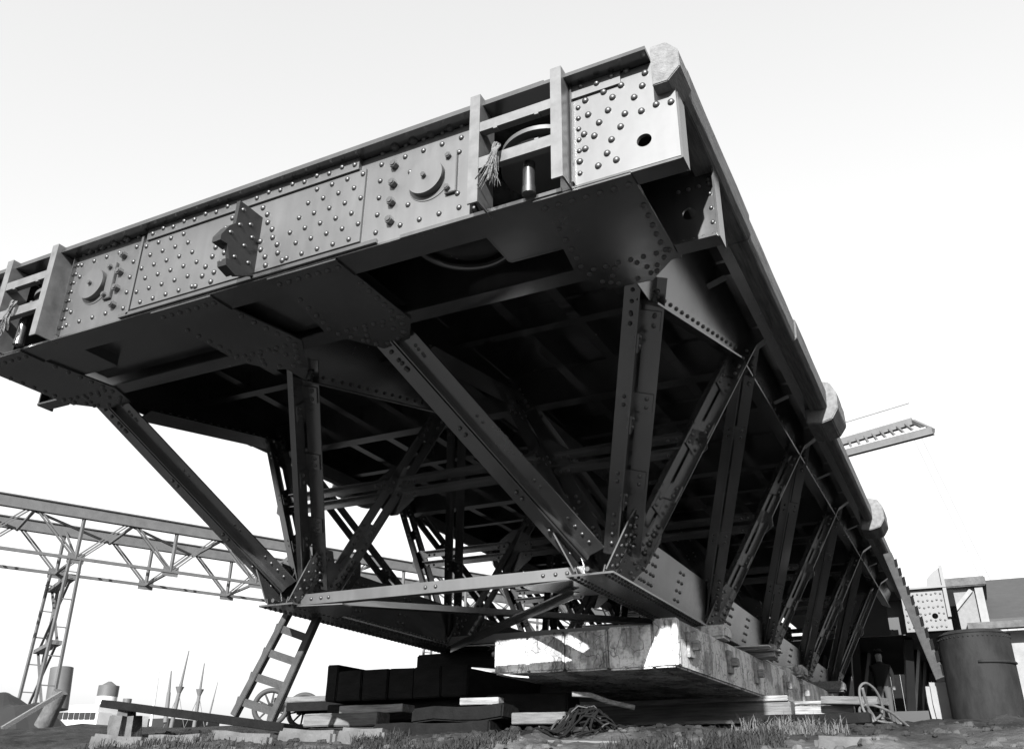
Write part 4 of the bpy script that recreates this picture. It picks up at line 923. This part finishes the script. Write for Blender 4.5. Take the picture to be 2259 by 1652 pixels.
def mast(label, bx_, by_, tx_, ty_, r, top=None, material='mast_grey', y=78.0, yard=True):
    p, q = yat(bx_, by_, y), yat(tx_, ty_, y); t = thing('ship_mast', label, 'mast', p, 'masts of ships beyond the quay')
    m = MB(); m.cyl(p-(q-p)*0.3, p+(q-p)*0.45, r, r*0.8, 10); m.build('lower_mast', material, t)
    m = MB(); m.cyl(p+(q-p)*0.42, q, r*0.65, r*0.25, 8); m.build('topmast', material, t)
    if top: 
        c_ = p+(q-p)*top; m = MB(); m.cyl(c_, c_+V(0, 0, .7), r*0.8, r*2.0, 10); m.build('mast_top', material, t)
        for k in (-1, 1):
            m = MB(); m.tube([c_, V(c_.x+k*3.5, c_.y, p.z-6)], 0.03, 4); m.build('shroud', material, t)
mast('thin pale mast leftmost above the black plank', 338, 1562, 357, 1436, 0.16, material='ship_white')
mast('plain dark pole mast second above the black plank', 368, 1566, 378, 1479, 0.26)
mast('tallest raked mast with a crosstree above the black plank', 385, 1570, 417, 1434, 0.24, 0.3)
mast('raked mast with a crosstree just left of the ladder', 433, 1572, 451, 1462, 0.22, 0.34)
mast('faint thin boom near the foot of the ladder', 462, 1576, 481, 1502, 0.10)
cz = thing('coal_heap', 'black heap on the quay behind the gantry leg at left', 'heap', yat(40, 1590, 27))
m = MB(); c_ = yat(-10, 1600, 27); n_ = 34; vs = []; 
for j in range(13):
    for i in range(n_):
        t = 2*math.pi*i/n_; r_ = 1 - j/12; hh = (1-r_**2.2)*2.6
        x_, y_ = c_.x + math.cos(t)*5.2*r_, c_.y + math.sin(t)*3.5*r_; vs.append((x_, y_, 0.9 + hh + noise.noise(Vector((x_*.9, y_*.9, j*.3)))*0.35*min(1, j/3)))
m.add(vs, [(j*n_+i, j*n_+(i+1) % n_, (j+1)*n_+(i+1) % n_, (j+1)*n_+i) for j in range(12) for i in range(n_)], False); m.build('coal', 'ship_black', cz)
p, q = at(95, 1602, y=20), at(134, 1525, y=20)
m = MB(); m.cyl(p, q, 0.28, 0.22, 14); tag(m.build('mooring_post', 'stone'), 'pale blurred mooring post at the left edge of the quay', 'post')
p, q = at(5, 1606, y=18), at(136, 1528, y=19.6); m = MB(); m.bar(p, q, 0.12, 0.12); tag(m.build('prop', 'wood'), 'slanting timber prop leaning on the pale mooring post', 'prop')

# ------------------------------------------------------------------ bank: kerb stones, rubble, grass
random.seed(5)
kerb = tag(bpy.data.objects.new('quay_kerb', None), kind='structure'); S.collection.objects.link(kerb)
x_ = -8.6
while x_ < -5.2:
    wd = random.uniform(0.5, 0.9); y_ = 7.35 + (x_+8)*0.06; z_ = ground_z(x_, y_) - 0.03
    m = MB(); m.box(-wd/2+.008, wd/2-.008, -0.22, 0.22, -0.14, 0.14); o = m.build('stone', 'stone', kerb, 0.035, 0.035); o.location = (x_+wd/2, y_, z_-0.02); o.rotation_euler = (random.uniform(-.06, .06)-0.1, random.uniform(-.04, .04), random.uniform(-.05, .05)); x_ += wd
# rubble
m = MB()
def stone(m, p, r):
    n_ = 6; vs = []; 
    for j, (h, a_) in enumerate(((-0.6, .6), (0, 1), (0.55, .6))):
        for i in range(n_):
            t = 2*math.pi*(i+random.random()*.5)/n_; k = r*a_*random.uniform(.75, 1.15); vs.append((p[0]+math.cos(t)*k, p[1]+math.sin(t)*k, p[2]+h*r*random.uniform(.7, 1.1)))
    m.add(vs, [(j*n_+i, j*n_+(i+1) % n_, (j+1)*n_+(i+1) % n_, (j+1)*n_+i) for j in range(2) for i in range(n_)] + [tuple(range(2*n_, 3*n_))])
for i in range(1500):
    y_ = 5.2 + 5.5*random.random(); x_ = random.uniform(-0.9, 0.12)*y_*1.25; stone(m, (x_, y_, ground_h(x_, y_)), random.uniform(0.005, 0.018)*(2.4 if random.random() < .06 else 1))
for i in range(1500):
    y_ = 5.4 + 4.6*random.random(); x_ = random.uniform(-0.95, 0.12)*y_*1.25; stone(m, (x_, y_, ground_h(x_, y_)), random.uniform(0.015, 0.06))
tag(m.build('rubble', 'soil'), 'loose clods and rubble strewn over the bank', 'rubble', kind='stuff')
def grass(name, label, material, patches, n, h0, h1):
    m = MB()
    for i in range(n):
        cx_, cy_, rx_, ry_ = random.choice(patches); a_ = random.random()*6.283; q_ = random.random()**.6
        x_, y_ = cx_ + math.cos(a_)*rx_*q_, cy_ + math.sin(a_)*ry_*q_; z_ = ground_h(x_, y_) - 0.01
        h = random.uniform(h0, h1); lean = random.uniform(0.1, 0.9)*h; t = random.random()*6.283; dx, dy = math.cos(t), math.sin(t); w_ = random.uniform(.003, .006)
        b0 = V(x_, y_, z_); b1 = b0 + V(dx*lean*.35, dy*lean*.35, h*.6); b2_ = b0 + V(dx*lean, dy*lean, h*(1-.35*random.random())); s_ = V(-dy, dx, 0)*w_
        m.add([b0-s_, b0+s_, b1+s_*.8, b1-s_*.8, b2_], [(0, 1, 2, 3), (3, 2, 4)])
    tag(m.build(name, material), label, 'grass', kind='stuff')
gpos = [at(1740, 1640, y=7.2), at(1790, 1632, y=7.3), at(1700, 1636, y=7.6)]
grass('dry_grass', 'tufts of dry pale grass on the bank by the sill beam', 'dry_grass', [(p.x, p.y, .30, .2) for p in gpos], 700, .03, .17)
grass('grass', 'dark tufted grass over the lower bank', 'grass', [(-6.2, 6.3, 1.4, .5), (-7.6, 6.9, .9, .4), (-4.6, 6.4, .7, .4), (-3.6, 6.3, .5, .3), (-2.0, 6.2, .4, .3), (-1.5, 6.5, .3, .3), (-5.0, 7.3, .3, .2)], 5000, .03, .15)
# heap of old rope in front of the mat
hp = at(1290, 1610, y=7.3); rh = thing('rope_heap', 'tangled heap of dark old rope on the bank at bottom centre', 'rope', (hp.x, 7.3, ground_z(hp.x, 7.3)))
for i in range(38):
    x_, y_ = hp.x + random.gauss(0, .16), 7.3 + random.gauss(0, .12); t = random.uniform(-.6, .6) + 1.1; pts = []
    for k in range(9):
        q_ = k/8 - .5; X_, Y_ = x_ + math.cos(t)*q_*.7, y_ + math.sin(t)*q_*.35
        pts.append(V(X_, Y_, ground_h(X_, Y_) + 0.02 + max(0, .22 - ((X_-hp.x)**2*2.5 + (Y_-7.3)**2*4)) * random.uniform(.7, 1) + .02*math.sin(k+i)))
    m = MB(); m.tube(pts, random.uniform(.006, .012), 6); m.build('strand', 'dark_wood' if i % 9 else 'ladder_wood', rh)
